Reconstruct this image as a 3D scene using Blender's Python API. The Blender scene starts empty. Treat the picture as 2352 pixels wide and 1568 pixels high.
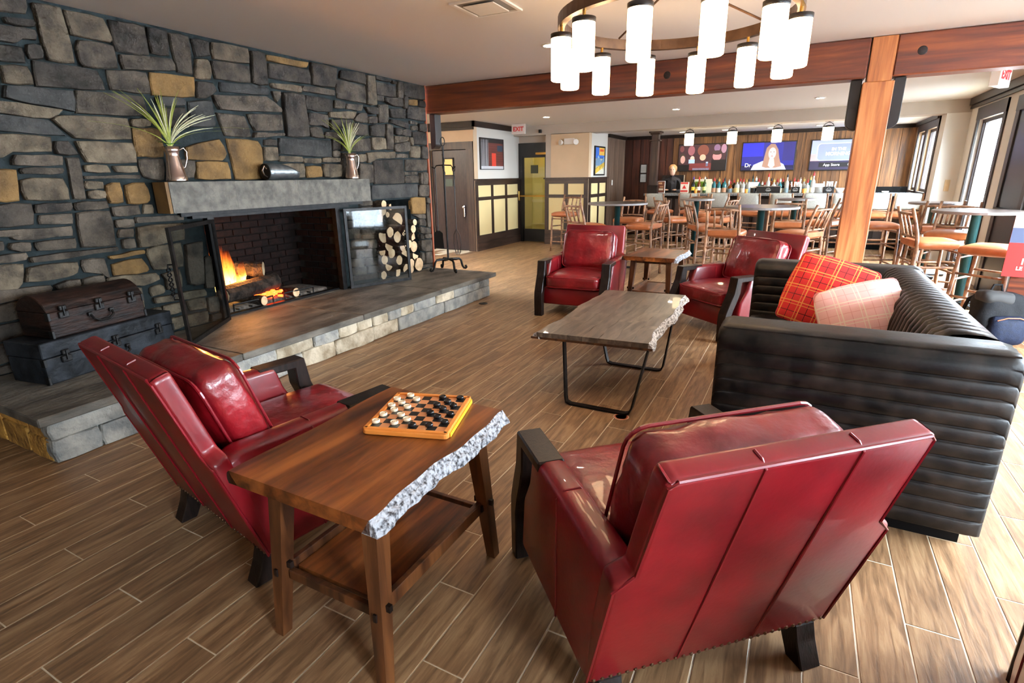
import bpy, bmesh, math, random
from mathutils import Vector, Matrix, Euler, noise as mnoise
random.seed(11)
PI = math.pi
SC = bpy.context.scene
COL = SC.collection
def L(r, g, b):
    f = lambda c: (c/255/12.92) if c/255 <= .04045 else ((c/255+.055)/1.055)**2.4
    return (f(r), f(g), f(b), 1)

# ------------------------------------------------------------------ camera, world, daylight, exposure
cd = bpy.data.cameras.new('camera')
cam = bpy.data.objects.new('camera', cd); COL.objects.link(cam)
YAW, PITCH, ROLL, FPX = -0.488992319, 0.298691658, -0.0156180534, 1230.75521
_f = Vector((math.sin(YAW)*math.cos(PITCH), math.cos(YAW)*math.cos(PITCH), -math.sin(PITCH)))
_r = Vector((math.cos(YAW), -math.sin(YAW), 0)); _u = _r.cross(_f)
_R = math.cos(ROLL)*_r + math.sin(ROLL)*_u; _U = -math.sin(ROLL)*_r + math.cos(ROLL)*_u
cam.matrix_world = Matrix(((_R.x, _U.x, -_f.x, 0), (_R.y, _U.y, -_f.y, 0), (_R.z, _U.z, -_f.z, 1.5), (0, 0, 0, 1)))
cd.sensor_width = 36; cd.lens = FPX/2352*36; cd.clip_start = .02; cd.clip_end = 200
SC.camera = cam

SKY = 46.0
w = bpy.data.worlds.new('overcast_sky'); SC.world = w; w.use_nodes = True
_wt = w.node_tree; _bg = _wt.nodes['Background']; _bg.inputs[0].default_value = (.80, .90, 1, 1)
_tc = _wt.nodes.new('ShaderNodeTexCoord'); _sx = _wt.nodes.new('ShaderNodeSeparateXYZ'); _wt.links.new(_tc.outputs['Generated'], _sx.inputs[0])
_mx = _wt.nodes.new('ShaderNodeMath'); _mx.operation = 'MAXIMUM'; _mx.inputs[1].default_value = 0; _wt.links.new(_sx.outputs[2], _mx.inputs[0])
_ma = _wt.nodes.new('ShaderNodeMath'); _ma.operation = 'MULTIPLY_ADD'; _ma.inputs[1].default_value = 2*SKY; _ma.inputs[2].default_value = SKY   # overcast sky: zenith three times the horizon
_wt.links.new(_mx.outputs[0], _ma.inputs[0]); _wt.links.new(_ma.outputs[0], _bg.inputs[1])

SC.view_settings.view_transform = 'Standard'; SC.view_settings.look = 'None'
SC.view_settings.exposure = 0.34; SC.view_settings.gamma = 1; SC.view_settings.use_curve_mapping = False
SC.cycles.use_denoising = True
SC.cycles.max_bounces = 6; SC.cycles.diffuse_bounces = 3; SC.cycles.glossy_bounces = 2; SC.cycles.transmission_bounces = 4; SC.cycles.adaptive_threshold = .045
SC.cycles.transparent_max_bounces = 12; SC.cycles.sample_clamp_indirect = 6.0; SC.cycles.caustics_reflective = False; SC.cycles.caustics_refractive = False

# right hand wall windows: (y0, y1, z0, z1); daylight enters here (portals guide the sky light)
XR = 2.17; XB = 1.86
XN = 3.4
WINDOWS_NEAR = [(-1.3, -.2, .3, 2.25), (.8, 1.5, .3, 2.0), (2.3, 3.7, .3, 2.25), (4.1, 5.7, .3, 2.25)]  # first opening is unseen, added to lift the light on the foreground
WIN_TALL = (9.62, 10.84, .12, 2.2); WIN_SIDE = (6.72, 7.92, .12, 2.25)
WINDOWS_BAR = [(11.95, 12.85, 1.12, 2.2), (13.05, 13.75, 1.12, 2.2)]
def portal(x, y0, y1, z0, z1):
    ld = bpy.data.lights.new('window_portal', 'AREA'); ld.shape = 'RECTANGLE'; ld.size = y1-y0; ld.size_y = z1-z0
    ld.cycles.is_portal = True
    o = bpy.data.objects.new('window_portal', ld); COL.objects.link(o)
    o.location = (x+.05, (y0+y1)/2, (z0+z1)/2)
    o.rotation_euler = Matrix(((0, 0, 1), (-1, 0, 0), (0, -1, 0))).to_euler()   # local -z looks along -x, size along y
for q in WINDOWS_NEAR: portal(XN+.12, *q)
portal(XR+.12, *WIN_TALL); portal(XR+.12, *WIN_SIDE)
for q in WINDOWS_BAR: portal(XB+.12, *q)

# ------------------------------------------------------------------ materials
MAT = {}
def newmat(name):
    m = bpy.data.materials.new(name); m.use_nodes = True; MAT[name] = m
    nt = m.node_tree; b = nt.nodes['Principled BSDF']
    return m, nt, b
def N(nt, t, **kw):
    n = nt.nodes.new(t)
    for k, v in kw.items(): setattr(n, k, v)
    return n
def ramp(nt, stops):
    r = N(nt, 'ShaderNodeValToRGB'); e = r.color_ramp.elements
    while len(e) < len(stops): e.new(.5)
    for i, (p, c) in enumerate(stops): e[i].position = p; e[i].color = c
    return r
def coords(nt, stretch, rnd):
    tc = N(nt, 'ShaderNodeTexCoord'); mp = N(nt, 'ShaderNodeMapping'); mp.inputs['Scale'].default_value = stretch
    src = tc.outputs['Object']
    if rnd:
        oi = N(nt, 'ShaderNodeObjectInfo'); ge = N(nt, 'ShaderNodeNewGeometry')
        ad = N(nt, 'ShaderNodeMath', operation='ADD'); nt.links.new(oi.outputs['Random'], ad.inputs[0]); nt.links.new(ge.outputs['Random Per Island'], ad.inputs[1])
        mu = N(nt, 'ShaderNodeMath', operation='MULTIPLY'); mu.inputs[1].default_value = 37.0; nt.links.new(ad.outputs[0], mu.inputs[0])
        va = N(nt, 'ShaderNodeVectorMath', operation='ADD'); nt.links.new(src, va.inputs[0]); nt.links.new(mu.outputs[0], va.inputs[1])
        nt.links.new(va.outputs[0], mp.inputs['Vector']); return mp.outputs[0], ad.outputs[0]
    nt.links.new(src, mp.inputs['Vector']); return mp.outputs[0], None
def mat(name, c1, c2=None, scale=5., rough=.5, metal=0., bump=0., bscale=40., stretch=(1, 1, 1), detail=5., rnd=0., coat=0., spec=.5, lo=.35, hi=.65, dist=0., rough2=None, bdist=.01):
    m, nt, b = newmat(name)
    b.inputs['Roughness'].default_value = rough; b.inputs['Metallic'].default_value = metal
    b.inputs['Coat Weight'].default_value = coat; b.inputs['Specular IOR Level'].default_value = spec
    if c2 is None and not bump and not rnd:
        b.inputs['Base Color'].default_value = c1; return m
    vec, rv = coords(nt, stretch, rnd)
    n = N(nt, 'ShaderNodeTexNoise'); n.inputs['Scale'].default_value = scale; n.inputs['Detail'].default_value = detail; n.inputs['Distortion'].default_value = dist
    nt.links.new(vec, n.inputs['Vector'])
    r = ramp(nt, [(lo, c1), (hi, c2 or c1)]); nt.links.new(n.outputs['Fac'], r.inputs[0]); col = r.outputs[0]
    if rnd:
        hs = N(nt, 'ShaderNodeHueSaturation')
        fr = N(nt, 'ShaderNodeMath', operation='FRACT'); nt.links.new(rv, fr.inputs[0])
        mr = N(nt, 'ShaderNodeMapRange'); mr.inputs['To Min'].default_value = 1-rnd; mr.inputs['To Max'].default_value = 1+rnd
        nt.links.new(fr.outputs[0], mr.inputs['Value']); nt.links.new(mr.outputs[0], hs.inputs['Value']); nt.links.new(col, hs.inputs['Color']); col = hs.outputs[0]
    nt.links.new(col, b.inputs['Base Color'])
    if rough2 is not None:
        mr2 = N(nt, 'ShaderNodeMapRange'); mr2.inputs['To Min'].default_value = rough; mr2.inputs['To Max'].default_value = rough2
        nt.links.new(n.outputs['Fac'], mr2.inputs['Value']); nt.links.new(mr2.outputs[0], b.inputs['Roughness'])
    if bump:
        n2 = N(nt, 'ShaderNodeTexNoise'); n2.inputs['Scale'].default_value = bscale; n2.inputs['Detail'].default_value = 6
        nt.links.new(vec, n2.inputs['Vector'])
        bp = N(nt, 'ShaderNodeBump'); bp.inputs['Strength'].default_value = bump; bp.inputs['Distance'].default_value = bdist
        nt.links.new(n2.outputs['Fac'], bp.inputs['Height']); nt.links.new(bp.outputs[0], b.inputs['Normal'])
    return m
def wood(name, dark, mid, light, grain=(30, 1.5, 30), scale=1., rough=.45, rnd=.15, bump=.15, coat=0., rings=2.5, spec=.5):
    """streaky grain running along the axis with the small stretch value"""
    m, nt, b = newmat(name)
    b.inputs['Roughness'].default_value = rough; b.inputs['Coat Weight'].default_value = coat; b.inputs['Specular IOR Level'].default_value = spec
    vec, rv = coords(nt, grain, True)
    n = N(nt, 'ShaderNodeTexNoise'); n.inputs['Scale'].default_value = scale; n.inputs['Detail'].default_value = 7; n.inputs['Roughness'].default_value = .62; n.inputs['Distortion'].default_value = .6
    nt.links.new(vec, n.inputs['Vector'])
    n3 = N(nt, 'ShaderNodeTexNoise'); n3.inputs['Scale'].default_value = scale*.16; n3.inputs['Detail'].default_value = 3; n3.inputs['Distortion'].default_value = 1.4
    nt.links.new(vec, n3.inputs['Vector'])
    sn = N(nt, 'ShaderNodeMath', operation='MULTIPLY'); sn.inputs[1].default_value = rings*10; nt.links.new(n3.outputs['Fac'], sn.inputs[0])
    si = N(nt, 'ShaderNodeMath', operation='SINE'); nt.links.new(sn.outputs[0], si.inputs[0])
    sm = N(nt, 'ShaderNodeMath', operation='MULTIPLY_ADD'); sm.inputs[1].default_value = .11; nt.links.new(si.outputs[0], sm.inputs[0]); nt.links.new(n.outputs['Fac'], sm.inputs[2])
    r = ramp(nt, [(.28, dark), (.5, mid), (.72, light)]); nt.links.new(sm.outputs[0], r.inputs[0])
    hs = N(nt, 'ShaderNodeHueSaturation'); fr = N(nt, 'ShaderNodeMath', operation='FRACT'); nt.links.new(rv, fr.inputs[0])
    mr = N(nt, 'ShaderNodeMapRange'); mr.inputs['To Min'].default_value = 1-rnd; mr.inputs['To Max'].default_value = 1+rnd
    nt.links.new(fr.outputs[0], mr.inputs['Value']); nt.links.new(mr.outputs[0], hs.inputs['Value']); nt.links.new(r.outputs[0], hs.inputs['Color'])
    nt.links.new(hs.outputs[0], b.inputs['Base Color'])
    bp = N(nt, 'ShaderNodeBump'); bp.inputs['Strength'].default_value = bump; bp.inputs['Distance'].default_value = .004
    nt.links.new(sm.outputs[0], bp.inputs['Height']); nt.links.new(bp.outputs[0], b.inputs['Normal'])
    return m
def emit(name, c, s):
    m, nt, b = newmat(name); b.inputs['Base Color'].default_value = c
    b.inputs['Emission Color'].default_value = c; b.inputs['Emission Strength'].default_value = s
    return m
def pane(name, tint=(1, 1, 1, 1), gl=.07, rough=.02):
    m, nt, b = newmat(name); nt.nodes.remove(b)
    t = N(nt, 'ShaderNodeBsdfTransparent'); t.inputs[0].default_value = tint
    g = N(nt, 'ShaderNodeBsdfGlossy'); g.inputs['Roughness'].default_value = rough
    x = N(nt, 'ShaderNodeMixShader'); x.inputs[0].default_value = gl
    nt.links.new(t.outputs[0], x.inputs[1]); nt.links.new(g.outputs[0], x.inputs[2]); nt.links.new(x.outputs[0], nt.nodes['Material Output'].inputs[0])
    return m

# ---- stone, plaster
mat('stone_d', L(32, 28, 25), L(68, 60, 52), 7, .75, bump=.9, bscale=26, rnd=.28, bdist=.02, spec=.25)
mat('stone_b', L(36, 36, 35), L(64, 62, 59), 6, .7, bump=.8, bscale=22, rnd=.2, bdist=.02, spec=.25)
mat('stone_g', L(48, 42, 36), L(89, 79, 68), 8, .78, bump=1., bscale=30, rnd=.25, bdist=.02, spec=.25)
mat('stone_t', L(68, 59, 49), L(112, 99, 81), 9, .8, bump=1., bscale=34, rnd=.2, bdist=.02, spec=.25)
mat('stone_o', L(76, 56, 33), L(130, 99, 58), 5, .75, bump=.9, bscale=28, rnd=.2, lo=.3, hi=.62, bdist=.02, spec=.25)
mat('mortar', L(26, 32, 33), L(40, 47, 48), 12, .9, bump=.5, bscale=60, spec=.18)
mat('hearth_slate', L(72, 68, 62), L(118, 112, 102), 7, .6, bump=.8, bscale=30, stretch=(1, .4, 1), rnd=.1, detail=9, spec=.3)
mat('mantel_stone', L(76, 73, 66), L(112, 107, 97), 14, .6, bump=1., bscale=22, detail=8, bdist=.02)
mat('mantel_end', L(84, 58, 26), L(112, 82, 40), 6, .7, bump=.5, bscale=20)
mat('ledge_stone_g', L(120, 122, 120), L(170, 166, 156), 8, .75, bump=1., bscale=24, rnd=.2, bdist=.02)
mat('ledge_stone_t', L(150, 134, 108), L(205, 192, 168), 8, .75, bump=1., bscale=24, rnd=.2, bdist=.02)
mat('ledge_stone_o', L(150, 106, 40), L(196, 146, 64), 8, .75, bump=1., bscale=24, rnd=.2, bdist=.02)
mat('ledge_mortar', L(150, 156, 152), L(176, 180, 174), 14, .9, bump=.5, bscale=50)
mat('ceiling_paint', L(226, 220, 213), None, rough=.9)
mat('ceiling_paint_far', L(238, 235, 230), None, rough=.9)
mat('wall_tan', L(206, 180, 148), L(212, 186, 154), 3, .85)
mat('wall_white', L(222, 218, 210), None, rough=.85)
mat('soffit_taupe', L(182, 170, 156), None, rough=.85)
mat('panel_cream', L(226, 205, 150), None, rough=.8)
mat('hall_yellow', L(222, 206, 120), None, rough=.8)
mat('ground_bounce_white', L(228, 230, 234), L(238, 240, 243), 2, .9)
mat('grout', L(206, 190, 162), L(216, 202, 176), 30, .9)
wood('floor_tile', L(106, 78, 52), L(138, 104, 72), L(162, 129, 93), grain=(52, 5, 52), scale=1., rough=.42, rnd=.13, bump=.35, rings=2.2)
wood('fir_post', L(116, 58, 24), L(160, 92, 46), L(186, 120, 70), grain=(22, 22, 1.2), scale=1., rough=.45, rnd=.03, bump=.15, rings=3)
wood('fir_beam', L(58, 20, 8), L(88, 36, 14), L(114, 54, 22), grain=(1.2, 20, 20), scale=1., rough=.4, rnd=.06, bump=.15, rings=2)
wood('dark_trim', L(32, 22, 18), L(50, 36, 29), L(68, 50, 40), grain=(14, 14, 1.5), scale=1.4, rough=.4, rnd=.1, bump=.1)
wood('dark_rail', L(32, 22, 18), L(50, 36, 29), L(68, 50, 40), grain=(1.5, 1.5, 16), scale=1.4, rough=.4, rnd=.1, bump=.1)
wood('bar_panel', L(74, 46, 24), L(112, 74, 40), L(142, 98, 56), grain=(20, 20, 1.3), scale=1.2, rough=.5, rnd=.2, bump=.15)
wood('bar_panel_red', L(44, 18, 10), L(66, 30, 18), L(84, 42, 26), grain=(20, 20, 1.3), scale=1.2, rough=.5, rnd=.15, bump=.1)
wood('panel_grey', L(84, 64, 50), L(110, 88, 72), L(132, 108, 90), grain=(22, 22, 1.2), scale=1.2, rough=.5, rnd=.1, bump=.1)
wood('walnut_top', L(58, 25, 8), L(108, 56, 21), L(148, 84, 37), grain=(16, 1.6, 16), scale=1.2, rough=.3, rnd=.05, bump=.12, coat=.15)
wood('walnut_leg', L(46, 24, 12), L(84, 48, 24), L(112, 68, 36), grain=(18, 18, 1.6), scale=1.2, rough=.35, rnd=.08, bump=.1)
wood('grey_slab', L(66, 54, 44), L(96, 81, 67), L(124, 106, 88), grain=(16, 3, 16), scale=1.2, rough=.3, rnd=.12, bump=.15, coat=.15)
mat('bark_white', L(58, 56, 60), L(184, 186, 192), 95, .7, bump=1., bscale=90, stretch=(1, .7, .6), bdist=.02, lo=.36, hi=.54)
mat('bark_grey', L(96, 84, 74), L(206, 196, 186), 70, .7, bump=1., bscale=45, stretch=(1, .5, 1), bdist=.02, lo=.36, hi=.6)
mat('black_wood', L(24, 18, 16), L(40, 30, 26), 10, .32, bump=.1, bscale=30, stretch=(6, 6, 1), spec=.18)
mat('log_branch', L(88, 56, 38), L(158, 116, 84), 12, .45, bump=.5, bscale=40, rnd=.15)
mat('log_bark', L(50, 40, 33), L(92, 76, 60), 18, .85, bump=1., bscale=40, rnd=.2, bdist=.02, spec=.18)
mat('log_end', L(196, 158, 116), L(226, 192, 152), 14, .7, rnd=.12)
mat('log_char', L(18, 14, 12), L(58, 48, 40), 14, .8, bump=1., bscale=40, bdist=.02, spec=.18)
mat('log_char_end', L(120, 100, 76), L(180, 158, 124), 14, .8)
mat('firebrick', L(10, 6, 5), L(26, 13, 9), 18, .85, bump=.6, bscale=40, rnd=.3, spec=.18)
mat('brick_joint', L(19, 14, 12), None, rough=.9, spec=.1)
mat('near_black', L(12, 10, 9), None, rough=.9, spec=.1)  # plain near-black backing for niche, board walls and the plate behind the door
mat('ash', L(60, 54, 48), L(110, 100, 90), 30, .95, bump=1., bscale=40)
# ---- leather, cloth
mat('leather_red', L(86, 4, 12), L(118, 8, 19), 4, .28, bump=.12, bscale=60, coat=.2, spec=.4, rough2=.42, bdist=.004)
mat('leather_red_soft', L(92, 7, 14), L(130, 14, 23), 5, .25, bump=.75, bscale=8, coat=.3, rough2=.4, bdist=.02)
mat('piping_red', L(110, 12, 22), None, rough=.3)
mat('leather_sofa', L(9, 8, 8), L(40, 32, 26), 11, .30, bump=.15, bscale=70, detail=9, rough2=.5, lo=.42, hi=.7, bdist=.004, spec=.24)
mat('leather_orange', L(146, 80, 42), L(176, 104, 62), 6, .35, bump=.1, bscale=50, rnd=.08)
mat('fabric_grey', L(170, 172, 164), L(190, 192, 184), 60, .9, bump=.3, bscale=200)
mat('plinth_black', L(12, 11, 11), None, rough=.6, spec=.1)
mat('trunk_brown', L(14, 9, 8), L(44, 26, 19), 9, .4, bump=.5, bscale=16, stretch=(1, 1, 4), rough2=.6, spec=.18)
mat('trunk_black', L(11, 12, 14), L(42, 45, 50), 7, .3, bump=.7, bscale=14, rough2=.55, spec=.18)
mat('pack_black', L(9, 9, 11), L(17, 17, 20), 40, .75, bump=.3, bscale=150, spec=.18)
mat('pack_navy', L(10, 16, 32), L(16, 24, 44), 40, .7, bump=.3, bscale=150, spec=.18)
mat('pack_grey', L(34, 32, 31), None, rough=.8)
# ---- metal, glass, misc
mat('iron', L(24, 23, 23), L(40, 38, 37), 20, .45, metal=.7, bump=.2, bscale=50)
mat('iron_dark', L(14, 13, 13), None, rough=.5, metal=.3)
mat('bracket_black', L(26, 20, 18), None, rough=.45, metal=.2)
mat('bronze', L(88, 66, 50), L(110, 84, 64), 12, .35, metal=.9)
mat('pewter', L(206, 190, 184), L(222, 210, 204), 6, .2, metal=1.)
mat('galvanized', L(130, 140, 144), L(168, 176, 180), 14, .35, metal=.9, bump=.3, bscale=40)
mat('brass', L(190, 146, 70), None, rough=.3, metal=1.)
mat('chrome', L(200, 200, 200), None, rough=.15, metal=1.)
mat('teal_steel', L(22, 62, 66), None, rough=.35, metal=.3)
mat('table_dark', L(54, 46, 42), L(72, 62, 56), 16, .28, stretch=(1, 8, 1))
mat('table_edge', L(120, 114, 112), None, rough=.4)
mat('granite', L(74, 76, 78), L(156, 158, 158), 90, .25, lo=.45, hi=.6)
mat('white_plastic', L(232, 228, 222), None, rough=.5)
mat('exit_red', L(190, 24, 24), None, rough=.5)
mat('dark_door', L(34, 26, 28), L(50, 38, 38), 10, .3, stretch=(6, 6, 1))
mat('black_frame', L(16, 14, 14), None, rough=.4)
mat('window_frame_dark', L(34, 28, 29), L(48, 39, 38), 8, .45, stretch=(4, 4, 1))
mat('door_navy', L(26, 30, 40), None, rough=.35)
pane('window_glass', (.97, .99, 1, 1), .05)
pane('screen_glass', (.80, .82, .82, 1), .07, .04)
pane('door_glass', (.95, .95, .9, 1), .06)
emit('shade_glow', (1, .68, .38, 1), 13.0)
emit('pendant_glow', (1, .80, .48, 1), 12.0)
emit('can_glow', (1, .88, .72, 1), 230.0)
emit('ember', (1, .10, .012, 1), 5.0)
emit('hall_light', (1, .9, .6, 1), 22.0)
def board_mat():
    m, nt, b = newmat('board_squares'); b.inputs['Roughness'].default_value = .35
    tc = N(nt, 'ShaderNodeTexCoord'); ck = N(nt, 'ShaderNodeTexChecker'); ck.inputs['Scale'].default_value = 8
    ck.inputs['Color1'].default_value = L(214, 142, 92); ck.inputs['Color2'].default_value = L(28, 26, 26)
    nt.links.new(tc.outputs['UV'], ck.inputs['Vector']); nt.links.new(ck.outputs[0], b.inputs['Base Color'])
board_mat()
mat('board_orange', L(222, 132, 54), L(230, 144, 66), 8, .35)
mat('board_yellow', L(236, 178, 40), None, rough=.4)
mat('checker_cream', L(236, 214, 180), None, rough=.35)
mat('checker_black', L(22, 22, 24), None, rough=.25)
def plaid(nm='plaid_red', base=(196, 34, 30), dk=(60, 14, 16), yel=(214, 140, 66)):
    m, nt, b = newmat(nm); b.inputs['Roughness'].default_value = .9
    tc = N(nt, 'ShaderNodeTexCoord'); sp = N(nt, 'ShaderNodeSeparateXYZ'); nt.links.new(tc.outputs['Object'], sp.inputs[0])
    def stripe(axis, per, off, wd):
        a = N(nt, 'ShaderNodeMath', operation='MULTIPLY_ADD'); a.inputs[1].default_value = 1/per; a.inputs[2].default_value = off+10; nt.links.new(sp.outputs[axis], a.inputs[0])
        f = N(nt, 'ShaderNodeMath', operation='FRACT'); nt.links.new(a.outputs[0], f.inputs[0])
        c = N(nt, 'ShaderNodeMath', operation='LESS_THAN'); c.inputs[1].default_value = wd; nt.links.new(f.outputs[0], c.inputs[0]); return c.outputs[0]
    def both(o1, o2):
        x = N(nt, 'ShaderNodeMath', operation='MAXIMUM'); nt.links.new(o1, x.inputs[0]); nt.links.new(o2, x.inputs[1]); return x.outputs[0]
    yl = both(both(stripe(0, .115, 0, .06), stripe(0, .115, .16, .04)), both(stripe(2, .115, 0, .06), stripe(2, .115, .16, .04)))
    bk = both(stripe(0, .115, .58, .035), stripe(2, .115, .58, .035))
    m1 = N(nt, 'ShaderNodeMix', data_type='RGBA'); m1.inputs[6].default_value = L(*base); m1.inputs[7].default_value = L(*dk); nt.links.new(bk, m1.inputs[0])
    m2 = N(nt, 'ShaderNodeMix', data_type='RGBA'); m2.inputs[7].default_value = L(*yel); nt.links.new(yl, m2.inputs[0]); nt.links.new(m1.outputs[2], m2.inputs[6])
    nt.links.new(m2.outputs[2], b.inputs['Base Color'])
plaid(); plaid('plaid_painted_sunlit', (244, 190, 184), (232, 164, 158), (248, 222, 204))  # pale copy: overexposing window light is painted into the plaid's colour
def flame_mat():
    m, nt, b = newmat('flame'); nt.nodes.remove(b)
    tc = N(nt, 'ShaderNodeTexCoord'); sp = N(nt, 'ShaderNodeSeparateXYZ'); nt.links.new(tc.outputs['Generated'], sp.inputs[0])
    n = N(nt, 'ShaderNodeTexNoise'); n.inputs['Scale'].default_value = 9; mp = N(nt, 'ShaderNodeMapping'); mp.inputs['Scale'].default_value = (1, 1, .3)
    nt.links.new(tc.outputs['Object'], mp.inputs[0]); nt.links.new(mp.outputs[0], n.inputs['Vector'])
    h = N(nt, 'ShaderNodeMath', operation='MULTIPLY_ADD'); h.inputs[1].default_value = .55; nt.links.new(n.outputs['Fac'], h.inputs[0]); nt.links.new(sp.outputs[2], h.inputs[2])
    col = ramp(nt, [(.25, (1, .62, .16, 1)), (.6, (1, .26, .03, 1)), (1., (.8, .06, .005, 1))]); nt.links.new(h.outputs[0], col.inputs[0])
    st = ramp(nt, [(.2, (1, 1, 1, 1)), (1.05, (.0, .0, .0, 1))]); nt.links.new(h.outputs[0], st.inputs[0])
    mu = N(nt, 'ShaderNodeMath', operation='MULTIPLY'); mu.inputs[1].default_value = 9; nt.links.new(st.outputs[0], mu.inputs[0])
    e = N(nt, 'ShaderNodeEmission'); nt.links.new(col.outputs[0], e.inputs[0]); nt.links.new(mu.outputs[0], e.inputs[1])
    t = N(nt, 'ShaderNodeBsdfTransparent'); x = N(nt, 'ShaderNodeMixShader')
    al = ramp(nt, [(.3, (.6, .6, .6, 1)), (1.1, (0, 0, 0, 1))]); nt.links.new(h.outputs[0], al.inputs[0])
    nt.links.new(al.outputs[0], x.inputs[0]); nt.links.new(t.outputs[0], x.inputs[1]); nt.links.new(e.outputs[0], x.inputs[2]); nt.links.new(x.outputs[0], nt.nodes['Material Output'].inputs[0])
flame_mat()
_flat = {}
def flat(r, g, b, e=0.):
    k = (r, g, b, e)
    if k not in _flat:
        _flat[k] = 'flat_%d_%d_%d_%d' % (r, g, b, int(e*10))
        if e: emit(_flat[k], L(r, g, b), e)
        else: mat(_flat[k], L(r, g, b), None, rough=.6)
    return _flat[k]
def glassmat(name, c, rough=.08):
    m, nt, b = newmat(name); b.inputs['Base Color'].default_value = c; b.inputs['Roughness'].default_value = rough
    b.inputs['Transmission Weight'].default_value = .55; b.inputs['IOR'].default_value = 1.4
glassmat('glass_clear', L(226, 232, 230)); glassmat('glass_green', L(60, 96, 40)); glassmat('glass_amber', L(150, 74, 20)); glassmat('glass_dark', L(26, 30, 26)); glassmat('glass_teal', L(70, 150, 160))

# ------------------------------------------------------------------ geometry helpers
def tag(o, label=None, cat=None, group=None, kind=None):
    if label: o['label'] = label
    if cat: o['category'] = cat
    if group: o['group'] = group
    if kind: o['kind'] = kind
    return o
def empty(name, loc=(0, 0, 0), rz=0, label=None, cat=None, group=None):
    o = bpy.data.objects.new(name, None); COL.objects.link(o); o.location = loc; o.rotation_euler = (0, 0, rz); o.empty_display_size = .1
    return tag(o, label, cat, group)
def mesh(name, V, F, smooth=False):
    me = bpy.data.meshes.new(name); me.from_pydata([tuple(v) for v in V], [], F); me.update()
    if smooth:
        for p in me.polygons: p.use_smooth = True
    return me
def put(name, me, m, parent=None, loc=(0, 0, 0), rot=(0, 0, 0)):
    o = bpy.data.objects.new(name, me); COL.objects.link(o)
    if m is not None and len(me.materials) == 0: me.materials.append(MAT[m])
    o.parent = parent; o.location = loc; o.rotation_euler = rot
    return o
def obj(name, VF, m, parent=None, loc=(0, 0, 0), rot=(0, 0, 0), smooth=False):
    return put(name, mesh(name, VF[0], VF[1], smooth), m, parent, loc, rot)
def join(*parts):
    V, F = [], []
    for v, f in parts:
        n = len(V); V += list(v); F += [[i+n for i in q] for q in f]
    return V, F
def xf(VF, M):
    return [M @ Vector(v) for v in VF[0]], VF[1]
def T(x, y, z): return Matrix.Translation((x, y, z))
def RZ(a): return Matrix.Rotation(a, 4, 'Z')
def RX(a): return Matrix.Rotation(a, 4, 'X')
def RY(a): return Matrix.Rotation(a, 4, 'Y')
def bm_out(bm):
    bm.verts.index_update(); V = [v.co.copy() for v in bm.verts]; F = [[v.index for v in f.verts] for f in bm.faces]; bm.free(); return V, F
def box(x0, x1, y0, y1, z0, z1, bev=0., seg=1):
    bm = bmesh.new(); bmesh.ops.create_cube(bm, size=1)
    for v in bm.verts: v.co = Vector((x0+(v.co.x+.5)*(x1-x0), y0+(v.co.y+.5)*(y1-y0), z0+(v.co.z+.5)*(z1-z0)))
    if bev: bmesh.ops.bevel(bm, geom=bm.edges[:], offset=bev, segments=seg, affect='EDGES', profile=.5)
    return bm_out(bm)
def prism(poly, a0, a1, axis='x', bev=0., seg=1):
    """polygon extruded along an axis: x -> poly is (y,z), y -> (x,z), z -> (x,y)"""
    bm = bmesh.new()
    def P(p, a): return {'x': (a, p[0], p[1]), 'y': (p[0], a, p[1]), 'z': (p[0], p[1], a)}[axis]
    A = [bm.verts.new(P(p, a0)) for p in poly]; B = [bm.verts.new(P(p, a1)) for p in poly]; n = len(poly)
    bm.faces.new(A); bm.faces.new(B[::-1])
    for i in range(n): bm.faces.new((A[i], B[i], B[(i+1) % n], A[(i+1) % n]))
    bmesh.ops.recalc_face_normals(bm, faces=bm.faces[:])
    if bev: bmesh.ops.bevel(bm, geom=bm.edges[:], offset=bev, segments=seg, affect='EDGES', profile=.5)
    return bm_out(bm)
def tube(path, r, n=8, closed=False):
    P = [Vector(p) for p in path]; k = len(P); rr = r if isinstance(r, (list, tuple)) else [r]*k
    V, F = [], []; up = None
    for i in range(k):
        a = P[(i-1) % k] if (closed or i > 0) else P[i]; b = P[(i+1) % k] if (closed or i < k-1) else P[i]
        t = (b-a).normalized()
        if up is None: up = t.orthogonal().normalized()
        up = (up-t*up.dot(t)); up = up.normalized() if up.length > 1e-6 else t.orthogonal().normalized()
        s = t.cross(up)
        for j in range(n):
            an = 2*PI*j/n; V.append(P[i]+(up*math.cos(an)+s*math.sin(an))*rr[i])
    m = k if closed else k-1
    for i in range(m):
        for j in range(n):
            F.append([i*n+j, i*n+(j+1) % n, ((i+1) % k)*n+(j+1) % n, ((i+1) % k)*n+j])
    if not closed: F.append(list(range(n))[::-1]); F.append([(k-1)*n+j for j in range(n)])
    return V, F
def lathe(prof, n=20):
    V, F = [], []
    for r, z in prof:
        for j in range(n): V.append(Vector((r*math.cos(2*PI*j/n), r*math.sin(2*PI*j/n), z)))
    for i in range(len(prof)-1):
        for j in range(n): F.append([i*n+j, i*n+(j+1) % n, (i+1)*n+(j+1) % n, (i+1)*n+j])
    if prof[0][0] > 1e-5: F.append(list(range(n))[::-1])
    if prof[-1][0] > 1e-5: F.append([(len(prof)-1)*n+j for j in range(n)])
    return V, F
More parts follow.
